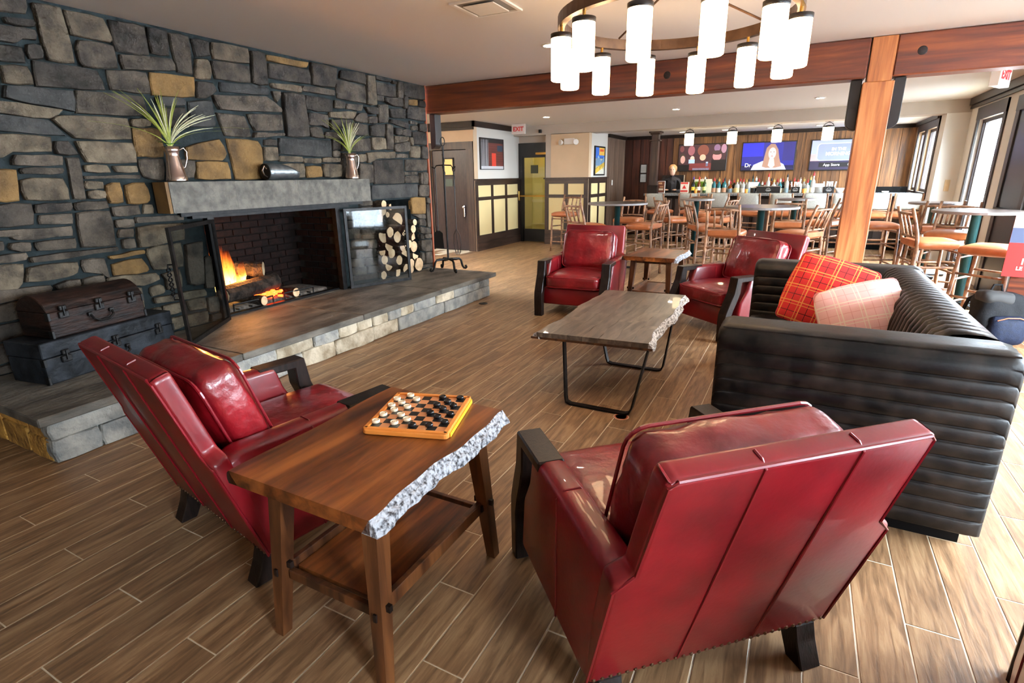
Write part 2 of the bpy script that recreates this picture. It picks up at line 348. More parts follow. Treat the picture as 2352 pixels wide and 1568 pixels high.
def cushion(sx, sy, sz, r=.05, puff=.03, cuts=9, wr=0., seed=0, axis=2):
    """rounded, puffed box; puff bulges the two faces across `axis`"""
    bm = bmesh.new(); bmesh.ops.create_cube(bm, size=2); bmesh.ops.subdivide_edges(bm, edges=bm.edges[:], cuts=cuts, use_grid_fill=True)
    s = Vector((sx/2, sy/2, sz/2))
    oth = [i for i in range(3) if i != axis]
    for v in bm.verts:
        p = v.co.copy(); q = Vector([p[i]*s[i] for i in range(3)])
        c = Vector([max(-s[i]+r, min(s[i]-r, q[i])) for i in range(3)]); d = q-c
        if d.length > 1e-6: q = c+d.normalized()*min(d.length, r) if d.length > r else q
        b = (1-p[oth[0]]**2)*(1-p[oth[1]]**2)
        q[axis] += puff*b*(1 if p[axis] > 0 else -1)*min(1, abs(p[axis])*1.0)
        for i in oth:
            q[i] += puff*.35*p[i]*(1-p[oth[1-oth.index(i)]]**2)*(1-abs(p[axis])*.4)
        if wr:
            nz = mnoise.noise(Vector((q.x*9+seed, q.y*9, q.z*9)))+.6*mnoise.noise(Vector((q.x*24, q.y*20+seed, q.z*22)))
            q += (q-c*.6).normalized()*nz*wr
        v.co = q
    return bm_out(bm)
def rrect(hx, hy, r, n=4):
    out = []
    for cx, cy, a0 in ((hx-r, hy-r, 0), (-hx+r, hy-r, PI/2), (-hx+r, -hy+r, PI), (hx-r, -hy+r, 3*PI/2)):
        for i in range(n+1): a = a0+PI/2*i/n; out.append((cx+r*math.cos(a), cy+r*math.sin(a)))
    return out
def copy_tree(o, parent=None):
    c = o.copy(); COL.objects.link(c); c.parent = parent
    for ch in list(o.children): copy_tree(ch, c)
    return c
def text(name, s, size, m, parent, loc, rot, depth=.002, align='CENTER', bold=0.):
    cu = bpy.data.curves.new(name, 'FONT'); cu.body = s; cu.size = size; cu.extrude = depth; cu.align_x = align; cu.align_y = 'CENTER'; cu.offset = bold
    o = bpy.data.objects.new(name, cu); COL.objects.link(o); dg = bpy.context.evaluated_depsgraph_get(); dg.update()
    me = bpy.data.meshes.new_from_object(o.evaluated_get(dg)); bpy.data.objects.remove(o); me.name = name; me.materials.clear()
    return put(name, me, m, parent, loc, rot)

# ================================================================== SETTING
def struct(name, VF, m, parent=None, smooth=False):
    o = obj(name, VF, m, parent, smooth=smooth)
    if parent is None: o['kind'] = 'structure'
    return o
ZC, ZF, YB = 2.64, 2.56, 6.24      # lounge ceiling, bar room ceiling, beam front
# ---- floor: grout bed with wood-look planks
PW, PL, XG = .156, .95, .493
floor = struct('floor', box(-10, 3.7, -4, 16, -.12, -.0015), 'grout')
plank_cache = {}
def plank_mesh(w_, l_):
    k = (round(w_, 3), round(l_, 3))
    if k not in plank_cache:
        V, F = box(-w_/2, w_/2, -l_/2, l_/2, -.012, 0, .0015)
        plank_cache[k] = mesh('plank', V, F); plank_cache[k].materials.append(MAT['floor_tile'])
    return plank_cache[k]
spots = []
for k in range(-20, 62):
    xc = XG-PW*(k+.5)
    if xc < -9.9 or xc > 3.4: continue
    base = 1.06+(k-8)*.0077-{2: 0., 1: .335, 0: .64}[k % 3]
    for j in range(-6, 18):
        y0 = base+PL*j; y1 = y0+PL
        if y0 < -3.9 or y1 > 14.2: continue
        if xc < -3.58 and y1 < 6.2 and not (y0 < 1.15 and xc > -4.4): continue          # under the hearth and behind the stone wall
        if xc < -6.05 and y1 > 9.6: continue
        if xc > (2.14 if y0 > 6 else XN-.05): continue
        spots.append((xc, (y0+y1)/2))
def seen(p):
    d = Vector((p[0], p[1], 0))-Vector((0, 0, 1.5)); q = Vector((_R.dot(d), _U.dot(d), _f.dot(d)))
    if q.z < .2: return 0
    u, v = q.x/q.z*FPX, q.y/q.z*FPX
    return (1/q.z if abs(u) < 1350 and abs(v) < 1000 else 0)
spots.sort(key=lambda p: -seen(p))
pm = plank_mesh(PW-.005, PL-.005)
for p in spots[:300]: put('plank', pm, None, floor, (p[0], p[1], 0))
pv, pf = box(-(PW-.005)/2, (PW-.005)/2, -(PL-.005)/2, (PL-.005)/2, -.012, 0)
rest = join(*[xf((pv, pf), T(p[0], p[1], 0)) for p in spots[300:]])
tag(obj('plank_field', rest, 'floor_tile', floor), kind='stuff')
# ---- ceilings
ceil = struct('ceiling', box(-4.6, XN+.16, -4, YB+.3, ZC, ZC+.1), 'ceiling_paint')
struct('ceiling_bar_room', box(-10, 2.3, YB+.23, 11.5, ZF, ZF+.15), 'ceiling_paint_far')
struct('ceiling_bar', box(-4.3, 2.3, 11.86, 14.3, 2.40, 2.6), 'ceiling_paint_far')
# ---- stone wall: mortar body with openings, every stone its own piece
XW = -4.52
FB = (2.93, 4.46, .30, 1.24)       # firebox opening y0 y1 z0 z1
NI = (5.04, 5.78, .30, 1.25)       # firewood niche
wall = struct('wall_left', join(box(-5.4, XW-.035, -4, FB[0], 0, ZC), box(-5.4, XW-.035, FB[0], NI[1], FB[3], ZC), box(-5.4, XW-.035, FB[1], NI[0], 0, FB[3]),
    box(-5.4, XW-.035, NI[1], 6.20, NI[2]+.68, ZC), box(-5.4, XW-.035, NI[1]+.15, 6.20, 0, NI[2]+.68), box(-5.4, XW-.035, FB[0], NI[1]+.15, 0, .298)), 'mortar')
struct('trim_1', box(-5.4, XW-.012, 6.201, 6.226, 0, ZC), flat(150, 74, 44))
tag(bpy.data.objects['trim_1'], kind='structure')
STONES = """g 1.857,2.519 1.999,2.535 2.019,2.632 1.877,2.602;d 1.875,2.46 2.022,2.467 2.026,2.507 1.867,2.491;d 1.792,2.351 1.89,2.349 1.941,2.384 2.021,2.391 2.028,2.453 1.814,2.445;d 1.764,2.233 1.931,2.241 1.932,2.335 1.786,2.325;d 1.953,2.27 2.029,2.283 2.032,2.361 1.955,2.355;t 2.053,2.278 2.206,2.283 2.195,2.616 2.04,2.611;t 2.224,2.462 2.472,2.457 2.49,2.498 2.457,2.61 2.215,2.612;d 2.503,2.406 2.733,2.421 2.737,2.615 2.487,2.61;d 2.747,2.435 2.886,2.439 2.902,2.62 2.75,2.615;g 2.233,2.332 2.258,2.268 2.485,2.293 2.486,2.439 2.256,2.437;g 2.516,2.291 2.92,2.341 2.904,2.423 2.512,2.39;t 1.784,2.106 1.944,2.116 1.933,2.225 1.79,2.211;d 1.95,2.109 2.372,2.134 2.346,2.258 1.966,2.267;g 2.404,2.14 2.69,2.145 2.684,2.294 2.403,2.275;b 1.758,2.022 2.137,1.97 2.156,2.105 1.779,2.093;g 2.146,1.962 2.633,1.981 2.622,2.122 2.174,2.113;t 1.693,1.929 1.987,1.915 2.074,1.979 1.71,2.001;b 1.668,1.821 2.058,1.812 1.979,1.906 1.692,1.922;t 2.099,1.797 2.477,1.809 2.476,1.956 2.056,1.943 1.991,1.912;t 2.497,1.9 2.629,1.912 2.635,1.958 2.498,1.951;t 1.628,1.656 1.672,1.66 1.725,1.699 1.952,1.706 1.968,1.802 1.662,1.803;d 1.968,1.691 2.097,1.691 2.052,1.778 1.975,1.775;t 2.137,1.64 2.472,1.642 2.471,1.784 2.099,1.781;g 1.709,1.617 1.991,1.619 2.001,1.678 1.736,1.682;g 1.749,1.563 1.982,1.565 1.99,1.604 1.75,1.599;o 1.567,1.397 1.698,1.394 1.725,1.59 1.614,1.595;t 1.732,1.398 1.981,1.391 1.972,1.534 1.796,1.541 1.728,1.524;g 2.007,1.39 2.084,1.387 2.102,1.672 2.023,1.671;t 2.119,1.575 2.282,1.571 2.267,1.622 2.117,1.621;t 2.321,1.573 2.472,1.573 2.471,1.622 2.305,1.619;g 2.108,1.526 2.487,1.525 2.489,1.553 2.107,1.549;t 2.102,1.456 2.215,1.457 2.22,1.507 2.106,1.516;t 2.101,1.393 2.208,1.392 2.215,1.443 2.103,1.446;o 2.228,1.353 2.322,1.355 2.326,1.502 2.227,1.484;o 2.354,1.343 2.491,1.34 2.524,1.39 2.499,1.5 2.356,1.481;g 2.504,1.539 2.59,1.513 2.658,1.516 2.683,1.674 2.491,1.667;d 1.53,1.237 1.74,1.238 1.758,1.376 1.562,1.376;d 1.765,1.312 1.976,1.316 1.986,1.374 1.775,1.368;g 1.773,1.239 1.968,1.226 1.978,1.299 1.783,1.299;g 2.002,1.314 2.219,1.322 2.214,1.374 2.002,1.367;g 1.982,1.058 2.209,1.046 2.214,1.301 2.002,1.301;g 2.234,1.258 2.425,1.263 2.422,1.333 2.23,1.328;t 2.446,1.262 2.527,1.26 2.53,1.331 2.469,1.337;g 1.517,1.181 1.599,1.173 1.628,1.148 1.95,1.147 1.956,1.214 1.526,1.219;g 1.495,1.085 1.55,1.094 1.558,1.149 1.511,1.154;g 1.584,1.09 1.684,1.071 1.694,1.128 1.589,1.133;g 1.725,1.066 1.951,1.058 1.961,1.129 1.717,1.125;g 2.237,1.176 2.363,1.172 2.368,1.23 2.236,1.233;g 2.234,1.101 2.344,1.097 2.358,1.162 2.254,1.164;g 2.251,1.019 2.341,1.016 2.342,1.086 2.255,1.088;g 2.379,1.197 2.757,1.196 2.76,1.233 2.385,1.244;t 2.362,1.013 2.721,1.039 2.731,1.173 2.376,1.168;g 1.478,1.016 1.65,1.017 1.658,1.065 1.489,1.061;g 1.671,0.995 2.208,1.01 2.208,1.039 1.669,1.031;t 1.433,0.823 1.565,0.83 1.618,0.912 1.632,0.994 1.475,1.001;t 1.609,0.874 1.844,0.868 1.917,0.89 1.931,0.965 1.644,0.966;g 1.962,0.883 2.069,0.852 2.124,0.806 2.113,0.968 1.963,0.974;o 2.149,0.952 2.395,0.964 2.394,0.994 2.142,0.978;o 2.143,0.828 2.387,0.819 2.403,0.859 2.367,0.933 2.162,0.917 2.146,0.905;t 2.418,0.911 2.441,0.826 2.677,0.818 2.692,1.018 2.417,0.999;g 1.926,0.784 2.07,0.771 2.08,0.844 1.933,0.838;g 1.771,0.795 1.916,0.786 1.919,0.846 1.763,0.826;g 1.414,0.759 1.745,0.789 1.744,0.83 1.435,0.848;t 2.091,0.792 2.338,0.715 2.467,0.747 2.446,0.804 2.098,0.822;t 2.512,0.739 2.508,0.65 2.634,0.654 2.642,0.801 2.488,0.784;t 2.056,0.576 2.315,0.545 2.323,0.705 2.077,0.776;t 2.382,0.619 2.476,0.628 2.496,0.659 2.465,0.706 2.378,0.695;t 2.39,0.563 2.827,0.545 2.815,0.602 2.387,0.611;t 2.439,0.447 2.608,0.452 2.595,0.534 2.443,0.531;t 2.319,0.406 2.442,0.305 2.423,0.366 2.422,0.528 2.323,0.522;t 2.458,0.305 2.597,0.323 2.601,0.417 2.453,0.416;t 2.663,0.439 2.812,0.428 2.816,0.528 2.645,0.53;t 2.619,0.305 2.801,0.305 2.816,0.405 2.613,0.407;g 2.693,0.665 2.815,0.643 2.871,1.009 2.723,0.998;g 2.831,0.603 2.915,0.595 2.93,0.877 2.866,0.867;g 2.823,0.388 2.922,0.381 2.93,0.518 2.83,0.522;g 2.823,0.305 2.918,0.305 2.927,0.364 2.833,0.37;g 1.896,0.6 2.046,0.578 2.073,0.758 1.922,0.767;g 1.735,0.612 1.889,0.614 1.913,0.775 1.762,0.779;g 1.572,0.65 1.728,0.65 1.75,0.77 1.591,0.773;g 1.386,0.639 1.557,0.643 1.58,0.763 1.41,0.744;d 1.356,0.512 1.702,0.512 1.714,0.605 1.382,0.623;d 1.712,0.509 2.011,0.47 2.031,0.562 1.732,0.601;d 2.03,0.452 2.3,0.411 2.334,0.513 2.042,0.56;d 1.322,0.363 1.598,0.395 1.615,0.511 1.353,0.496;d 1.619,0.401 1.908,0.355 1.919,0.455 1.633,0.506;d 1.929,0.349 2.346,0.305 2.404,0.305 2.296,0.391 1.943,0.468;d 1.307,0.305 1.582,0.305 1.595,0.378 1.318,0.347;o 2.495,1.685 2.696,1.689 2.711,1.896 2.498,1.892;g 2.93,2.331 3.056,2.329 3.073,2.612 2.913,2.61;d 3.105,2.466 3.241,2.498 3.248,2.609 3.093,2.604;t 3.259,2.479 3.609,2.497 3.614,2.618 3.265,2.607;d 3.611,2.34 3.766,2.338 3.782,2.612 3.636,2.608;o 3.811,2.553 4.205,2.553 4.264,2.562 4.293,2.612 3.802,2.601;d 3.785,2.405 4.283,2.414 4.286,2.542 3.807,2.531;t 3.071,2.306 3.203,2.311 3.229,2.419 3.204,2.47 3.103,2.454;g 3.247,2.325 3.594,2.338 3.608,2.476 3.241,2.466;o 2.694,2.137 3.034,2.16 3.064,2.315 2.705,2.301;d 3.053,2.157 3.138,2.161 3.248,2.232 3.223,2.291 3.076,2.287;b 3.281,2.228 3.766,2.256 3.79,2.307 3.742,2.326 3.286,2.307;t 3.823,2.325 4.163,2.321 4.168,2.382 3.811,2.366;g 3.854,2.202 3.899,2.244 3.914,2.307 3.81,2.298;g 3.238,2.085 3.889,2.12 3.884,2.155 3.735,2.241 3.192,2.195;d 3.911,1.905 4.195,1.919 4.181,2.308 3.932,2.3;b 2.721,2.067 2.936,2.087 2.944,2.13 2.871,2.142 2.719,2.13;d 2.756,1.91 2.936,1.922 2.933,2.075 2.764,2.054;b 2.96,1.926 3.178,1.948 3.179,2.001 3.184,2.153 2.971,2.123;g 3.255,1.874 3.521,1.88 3.484,2.052 3.206,2.061;g 3.566,1.931 3.885,1.959 3.89,2.1 3.508,2.073;d 4.313,2.415 4.607,2.421 4.67,2.613 4.325,2.621;d 4.703,2.526 5.093,2.512 5.096,2.627 4.726,2.606;g 4.168,2.339 4.606,2.343 4.615,2.399 4.183,2.388;d 4.202,2.173 4.413,2.17 4.561,2.19 4.577,2.301 4.214,2.31;g 4.65,2.324 5.078,2.312 5.09,2.496 4.643,2.51;t 5.099,2.309 5.248,2.315 5.253,2.625 5.128,2.616;d 5.276,2.591 5.529,2.593 5.532,2.62 5.272,2.627;d 5.268,2.428 5.618,2.431 5.628,2.562 5.273,2.569;g 5.563,2.589 5.631,2.585 5.639,2.607 5.561,2.615;g 5.643,2.439 5.74,2.432 5.75,2.622 5.665,2.62;d 5.765,2.479 5.895,2.457 6.2,2.471 6.2,2.634 5.771,2.615;o 5.853,2.375 6.044,2.382 6.052,2.455 5.861,2.439;d 6.067,2.377 6.2,2.378 6.2,2.451 6.075,2.448;g 5.273,2.365 5.4,2.37 5.408,2.431 5.281,2.422;d 5.405,2.367 5.57,2.333 5.736,2.34 5.734,2.431 5.411,2.414;d 5.747,2.332 5.816,2.329 5.839,2.469 5.763,2.47;g 4.588,2.224 4.734,2.23 4.751,2.295 4.6,2.301;g 4.772,2.228 5.007,2.23 5.038,2.299 4.781,2.287;d 5.105,2.213 5.262,2.218 5.272,2.288 5.048,2.28;g 5.27,2.123 5.435,2.143 5.454,2.34 5.296,2.328;d 5.495,2.202 5.771,2.209 5.783,2.317 5.477,2.298;d 5.81,2.217 6.2,2.209 6.2,2.375 5.836,2.359;t 4.505,2.123 4.85,2.134 4.911,2.213 4.509,2.178;g 4.884,2.112 5.077,2.109 5.078,2.211 4.96,2.206 4.862,2.135;g 5.104,2.107 5.249,2.118 5.251,2.191 5.1,2.179;d 4.209,2.027 4.381,2.036 4.465,2.01 4.475,2.144 4.218,2.145;d 4.509,1.997 4.813,2.049 4.811,2.123 4.501,2.099;d 5.472,2.137 5.712,2.108 5.838,2.097 5.83,2.172 5.493,2.183;g 5.861,2.155 6.01,2.156 6.013,2.185 5.859,2.193;g 5.902,2.082 6.019,2.085 6.018,2.143 5.891,2.135;d 6.035,2.081 6.199,2.08 6.2,2.179 6.045,2.172;d 5.112,1.973 5.35,1.977 5.374,2.118 5.114,2.086;g 5.367,1.833 5.485,1.833 5.52,2.113 5.403,2.123;d 5.547,2.015 5.66,2.012 5.678,2.091 5.547,2.093;d 5.691,2.01 5.86,2.007 5.878,2.081 5.693,2.079;t 5.525,1.912 5.789,1.952 5.795,2 5.529,1.995;d 5.916,1.913 6.2,1.917 6.2,2.072 5.9,2.067;g 4.223,1.918 4.395,1.912 4.366,2.012 4.217,2.01;g 4.416,1.91 4.696,1.918 4.692,1.976 4.427,1.976;g 4.838,1.967 5.085,1.972 5.083,2.092 4.844,2.092;g 4.629,1.789 5.082,1.809 5.095,1.946 4.645,1.899;g 5.537,1.811 5.808,1.828 5.821,1.944 5.524,1.903;t 5.833,1.906 5.881,1.898 5.875,1.995 5.816,1.992;t 5.106,1.824 5.355,1.833 5.348,1.959 5.11,1.956;t 5.832,1.751 6.035,1.752 6.049,1.891 5.831,1.891;d 6.058,1.746 6.199,1.739 6.2,1.891 6.074,1.896;b 3.801,1.74 4.467,1.726 4.481,1.892 3.818,1.886;d 4.489,1.796 4.608,1.808 4.623,1.907 4.507,1.909;g 4.48,1.731 4.585,1.733 4.593,1.788 4.488,1.788;t 5.019,1.681 5.045,1.673 5.133,1.719 5.529,1.741 5.538,1.816 5.025,1.787;g 5.553,1.742 5.782,1.746 5.787,1.789 5.549,1.787;t 4.861,1.679 4.994,1.69 5.004,1.769 4.86,1.765;t 4.092,1.66 4.323,1.663 4.33,1.711 4.092,1.707;t 4.335,1.672 4.589,1.678 4.595,1.722 4.342,1.716;d 5.109,1.433 5.665,1.435 5.667,1.725 5.132,1.71;g 5.715,1.585 6.17,1.595 6.174,1.734 5.721,1.726;g 5.686,1.536 5.943,1.539 5.947,1.579 5.681,1.575;g 5.688,1.438 5.956,1.438 5.976,1.524 5.692,1.526;g 5.99,1.433 6.034,1.416 6.039,1.565 5.997,1.565;g 6.052,1.415 6.166,1.409 6.182,1.564 6.068,1.575;g 4.858,1.47 5.083,1.448 5.097,1.656 4.873,1.671;t 4.334,1.523 4.578,1.525 4.597,1.655 4.339,1.656;o 4.106,1.516 4.313,1.527 4.307,1.631 4.108,1.63;t 3.789,1.519 4.076,1.521 4.088,1.656 3.811,1.649;g 4.601,1.516 4.825,1.514 4.837,1.781 4.627,1.775;o 2.874,1.672 3.191,1.667 3.246,1.727 3.195,1.847 2.882,1.768;o 3.277,1.69 3.294,1.509 3.573,1.512 3.62,1.777 3.584,1.849 3.264,1.856;o 2.922,1.519 3.238,1.515 3.227,1.657 2.943,1.658;g 2.718,1.531 2.896,1.529 2.934,1.668 2.744,1.66;g 3.54,1.875 3.885,1.91 3.881,1.934 3.555,1.92;d 3.644,1.812 3.793,1.812 3.795,1.867 3.653,1.864;t 3.616,1.674 3.782,1.683 3.791,1.801 3.631,1.8;t 3.791,1.671 4.075,1.669 4.075,1.721 3.8,1.724;t 3.603,1.523 3.705,1.522 3.728,1.652 3.619,1.651;b 5.041,1.265 5.915,1.261 5.927,1.423 5.058,1.423;g 5.941,1.27 6.156,1.262 6.171,1.407 5.949,1.408;o 5.78,1.048 6.069,1.032 6.086,1.25 5.785,1.255;g 5.78,0.98 6.062,0.966 6.062,1.025 5.78,1.037;g 6.103,1.177 6.184,1.166 6.166,1.24 6.103,1.242;g 6.089,0.852 6.165,0.846 6.158,1.16 6.095,1.155;g 5.78,0.886 6.071,0.865 6.062,0.959 5.782,0.969;g 5.78,0.785 6.151,0.764 6.15,0.825 5.78,0.875;g 5.78,0.705 5.997,0.696 5.991,0.764 5.78,0.77;g 6.023,0.709 6.163,0.694 6.169,0.755 6.022,0.761;g 5.784,0.549 6.158,0.51 6.162,0.679 5.781,0.69;g 4.826,1.2 5.032,1.195 5.035,1.253 4.83,1.255;g 4.818,1.138 5.04,1.129 5.04,1.184 4.821,1.191;g 4.813,1.038 5.04,1.033 5.04,1.12 4.821,1.125;t 4.809,0.943 5.04,0.941 5.04,1.023 4.812,1.028;g 4.818,0.875 5.04,0.862 5.04,0.931 4.817,0.933;g 4.829,0.819 5.039,0.807 5.04,0.853 4.826,0.864;g 4.643,0.731 4.875,0.703 4.884,0.807 4.648,0.825;g 4.908,0.699 5.04,0.696 5.04,0.797 4.907,0.804;g 4.82,0.613 5.04,0.589 5.04,0.686 4.832,0.702;g 4.607,1.059 4.693,1.053 4.709,1.163 4.618,1.168;g 4.606,0.967 4.703,0.965 4.706,1.046 4.613,1.046;g 4.606,0.842 4.784,0.83 4.791,0.944 4.613,0.954;g 4.588,0.63 4.805,0.607 4.813,0.701 4.598,0.724;g 4.583,0.528 4.804,0.502 4.808,0.597 4.591,0.62;g 4.82,0.512 5.04,0.493 5.04,0.578 4.827,0.597;g 4.582,0.431 4.834,0.404 4.842,0.496 4.586,0.518;g 4.855,0.42 5.04,0.404 5.04,0.483 4.861,0.496;g 4.581,0.36 5.022,0.335 5.025,0.393 4.581,0.422;g 5.78,0.375 5.993,0.365 5.996,0.518 5.78,0.531;g 6.006,0.363 6.162,0.357 6.151,0.514 6.021,0.515;g 5.78,0.305 6.176,0.305 6.174,0.347 5.78,0.355"""
def stone(poly, x0, depth, proud, seed):
    """irregular quarried block; poly in (y,z) counter-clockwise, face at x0+proud"""
    rnd = random.Random(seed); c = (sum(p[0] for p in poly)/len(poly), sum(p[1] for p in poly)/len(poly))
    size = max(max(p[0] for p in poly)-min(p[0] for p in poly), max(p[1] for p in poly)-min(p[1] for p in poly))
    ring = []
    for i in range(len(poly)):
        a, b = Vector(poly[i]), Vector(poly[(i+1) % len(poly)]); e = b-a; k = 2 if e.length < .2 else 3
        nrm = Vector((e.y, -e.x)).normalized() if e.length > 1e-6 else Vector((0, 0))
        for j in range(k):
            t = j/k
            q = a+e*t
            if j: q = q+nrm*rnd.uniform(-.005, .005)
            else: q = q+(Vector(c)-q)*min(.10, .007/max(.02, (Vector(c)-q).length))
            ring.append(q)
    ring = [q+(q-Vector(c)).normalized()*.005 for q in ring]
    n = len(ring); V, F = [], []
    tiltY, tiltZ = rnd.uniform(-.02, .02), rnd.uniform(-.02, .02)
    ins = min(.10, .009/max(size*.5, .03))
    def X(q, base): return x0+base+tiltY*(q[0]-c[0])+tiltZ*(q[1]-c[1])
    for q in ring: V.append((x0-depth, q[0], q[1]))
    for q in ring: V.append((X(q, proud-.010), q[0], q[1]))
    for q in ring:
        g = q+(Vector(c)-q)*ins; V.append((X(g, proud+rnd.uniform(-.002, .003)), g[0], g[1]))
    V.append((X(c, proud+rnd.uniform(0, .008)), c[0], c[1]))
    for i in range(n):
        j = (i+1) % n
        F.append([i, j, n+j, n+i]); F.append([n+i, n+j, 2*n+j, 2*n+i]); F.append([2*n+i, 2*n+j, 3*n])
    return V, F
sd = 0
for s in STONES.split(';'):
    cl, rest_ = s.split(' ', 1); poly = [tuple(float(t) for t in q.split(',')) for q in rest_.split()]
    poly2 = [((max(a, NI[1]+.15) if (a > 5.7 and b < NI[2]+.70) else a), b) for a, b in poly]
    ar = .5*sum(poly2[i][0]*poly2[(i+1) % len(poly2)][1]-poly2[(i+1) % len(poly2)][0]*poly2[i][1] for i in range(len(poly2)))
    if ar < 8e-4: continue
    sd += 1
    o = obj('stone', stone(poly2, XW, .06, random.Random(sd).uniform(-.012, .014), sd), 'stone_'+cl, wall)
# the stones go on beyond the left of the picture
z = .305; rr = random.Random(5)
while z < 2.6:
    h = rr.choice([.12, .16, .2, .24]); h = min(h, 2.63-z)
    if h < .07: break
    y = 1.30+(z-.3)*.235-.02
    while y > .2:
        ww = rr.uniform(.2, .55)
        obj('stone', stone([(y-ww, z+.008), (y-.016, z+.008), (y-.016+rr.uniform(-.01, .01), z+h-.01), (y-ww, z+h-.01)], XW, .06, rr.uniform(-.012, .014), sd), 'stone_'+rr.choice('ddgggtbo'), wall); sd += 1
        y -= ww+.012
    z += h+.012

# ---- beam line, far walls
for nm, x0, x1, lb in (('timber_beam', -4.56, .36, 'long reddish timber ceiling beam running from the stone wall to the post'), ('timber_beam', .56, XN+.05, 'reddish timber ceiling beam right of the post, meeting the window wall')):
    b_ = tag(obj(nm, box(x0, x1, YB, YB+.23, 2.305, ZC-.002, .012), 'fir_beam'), lb, 'beam', 'ceiling beams')
    knot = obj('knot', lathe([(0, .004), (.02, .003), (.034, .001), (.038, -.002)], 16), 'black_wood', b_, (-1.43 if x0 < 0 else .75, YB-.001, 2.49), (PI/2, 0, 0))
post = empty('timber_post', (.466, YB+.115, 0), 0, 'square golden fir post holding up the ceiling beams behind the sofa', 'post')
obj('shaft', box(-.122, .122, -.118, .118, 0, 2.27, .006), 'fir_post', post)
obj('tenon', box(-.095, .095, -.112, .112, 2.27, ZC-.004, .004), 'fir_post', post)
def bracket(sign):
    pts = [(0, 2.30), (.088*sign, 2.30), (.088*sign, 1.97)]+[(.088*sign*math.cos(a), 1.955-.09*math.sin(a)) for a in [i*PI/10 for i in range(0, 6)]]
    pts = pts[:3]+[(.088*sign*math.cos(i*PI/12), 1.95-.085*math.sin(i*PI/12)) for i in range(7)]
    return prism(pts, -.05, .09, 'y', .004)
obj('bracket', xf(bracket(-1), T(-.124, 0, 0)), 'bracket_black', post); obj('bracket', xf(bracket(1), T(.124, 0, 0)), 'bracket_black', post)
tag(obj('beam_hanger', xf(bracket(1), T(XW-.02, YB+.10, 0)), 'bracket_black'), 'black steel beam hanger at the end of the stone wall', 'bracket')
# soffit over the bar
struct('ceiling_soffit', join(box(-6.1, 2.3, 11.45, 11.86, 2.36, 2.62)), 'soffit_taupe')
bpy.data.objects['ceiling_soffit']['kind'] = 'structure'
# left door wall (faces the camera) and the wainscoted wall
struct('wall_door', join(box(-10, -7.05, 9.71, 9.85, 0, ZF), box(-7.05, -6.12, 9.71, 9.85, 2.06, ZF), box(-6.12, -5.97, 9.71, 9.85, 0, ZF)), 'wall_tan')
struct('wall_leak_block', box(-10, -6.12, 9.86, 9.95, 0, ZF), 'near_black')  # unseen dark plate, added to stop outdoor light leaking round the door
struct('wall_wainscot', box(-6.12, -5.97, 9.85, 11.9, 0, ZF), 'wall_white')
struct('trim_2', join(box(-10, -5.93, 9.67, 9.71, 2.452, ZF-.002), box(-5.97, -5.93, 9.67, 11.45, 2.452, ZF-.002), box(-10, -5.95, 9.685, 9.71, 2.40, 2.452)), 'black_wood')
d1 = struct('door_1', box(-7.02, -6.15, 9.74, 9.78, .01, 2.03, .003), 'dark_door')
struct('trim_3', join(box(-7.15, -7.03, 9.68, 9.72, 0, 2.17), box(-6.14, -5.98, 9.68, 9.72, 0, 2.17), box(-7.15, -5.98, 9.675, 9.72, 2.04, 2.18)), 'dark_trim')
obj('vision_panel', box(-6.72, -6.50, 9.728, 9.739, 1.55, 1.86), flat(224, 180, 110, .5), d1)
obj('panel_frame', join(box(-6.745, -6.72, 9.722, 9.739, 1.525, 1.885), box(-6.50, -6.475, 9.722, 9.739, 1.525, 1.885), box(-6.745, -6.475, 9.722, 9.739, 1.525, 1.55), box(-6.745, -6.475, 9.722, 9.739, 1.86, 1.885)), 'iron_dark', d1)
obj('door_plate', box(-6.70, -6.52, 9.73, 9.739, 1.32, 1.47), flat(70, 80, 70), d1)
obj('handle', join(box(-6.27, -6.23, 9.70, 9.739, .70, .94, .008), xf(lathe([(.012, 0), (.025, .02), (.025, .05), (0, .06)], 12), T(-6.25, 9.72, .90) @ RX(PI/2))), 'chrome', d1)
# wainscot on the wall that runs away from us: rails, stiles and cream panels
def wainscot(name, face, along0, along1, axis, cols, prt=None):
    """axis 'y': wall plane x=face (facing +x); axis 'x': wall plane y=face (facing -y)"""
    def B(a0, a1, d0, d1, z0, z1):
        return box(face+d0, face+d1, a0, a1, z0, z1) if axis == 'y' else box(a0, a1, face-d1, face-d0, z0, z1)
    r = struct(name, B(along0, along1, 0, .012, 0, 1.43), 'dark_trim'); st = .09
    obj('cap_rail', B(along0-.02, along1, 0, .06, 1.43, 1.46), 'dark_trim', r)
    for z0, z1 in ((1.33, 1.43), (1.03, 1.10), (.16, .32)): obj('rail', B(along0, along1, .012, .03, z0, z1), 'dark_rail', r)
    obj('skirting', B(along0, along1, .012, .04, 0, .16), 'dark_rail', r)
    for i in range(cols+1):
        a = along0+(along1-along0-st)*i/cols; obj('stile', B(a, a+st, .012, .028, .32, 1.33), 'dark_trim', r)
    for i in range(cols):
        a = along0+(along1-along0-st)*i/cols+st; b = along0+(along1-along0-st)*(i+1)/cols
        obj('panel', B(a, b, .012, .016, .32, 1.03), 'panel_cream', r); obj('panel', B(a, b, .012, .016, 1.10, 1.33), 'panel_cream', r)
    return r
wainscot('wall_wainscot_left', -5.97, 9.71, 11.68, 'y', 3)
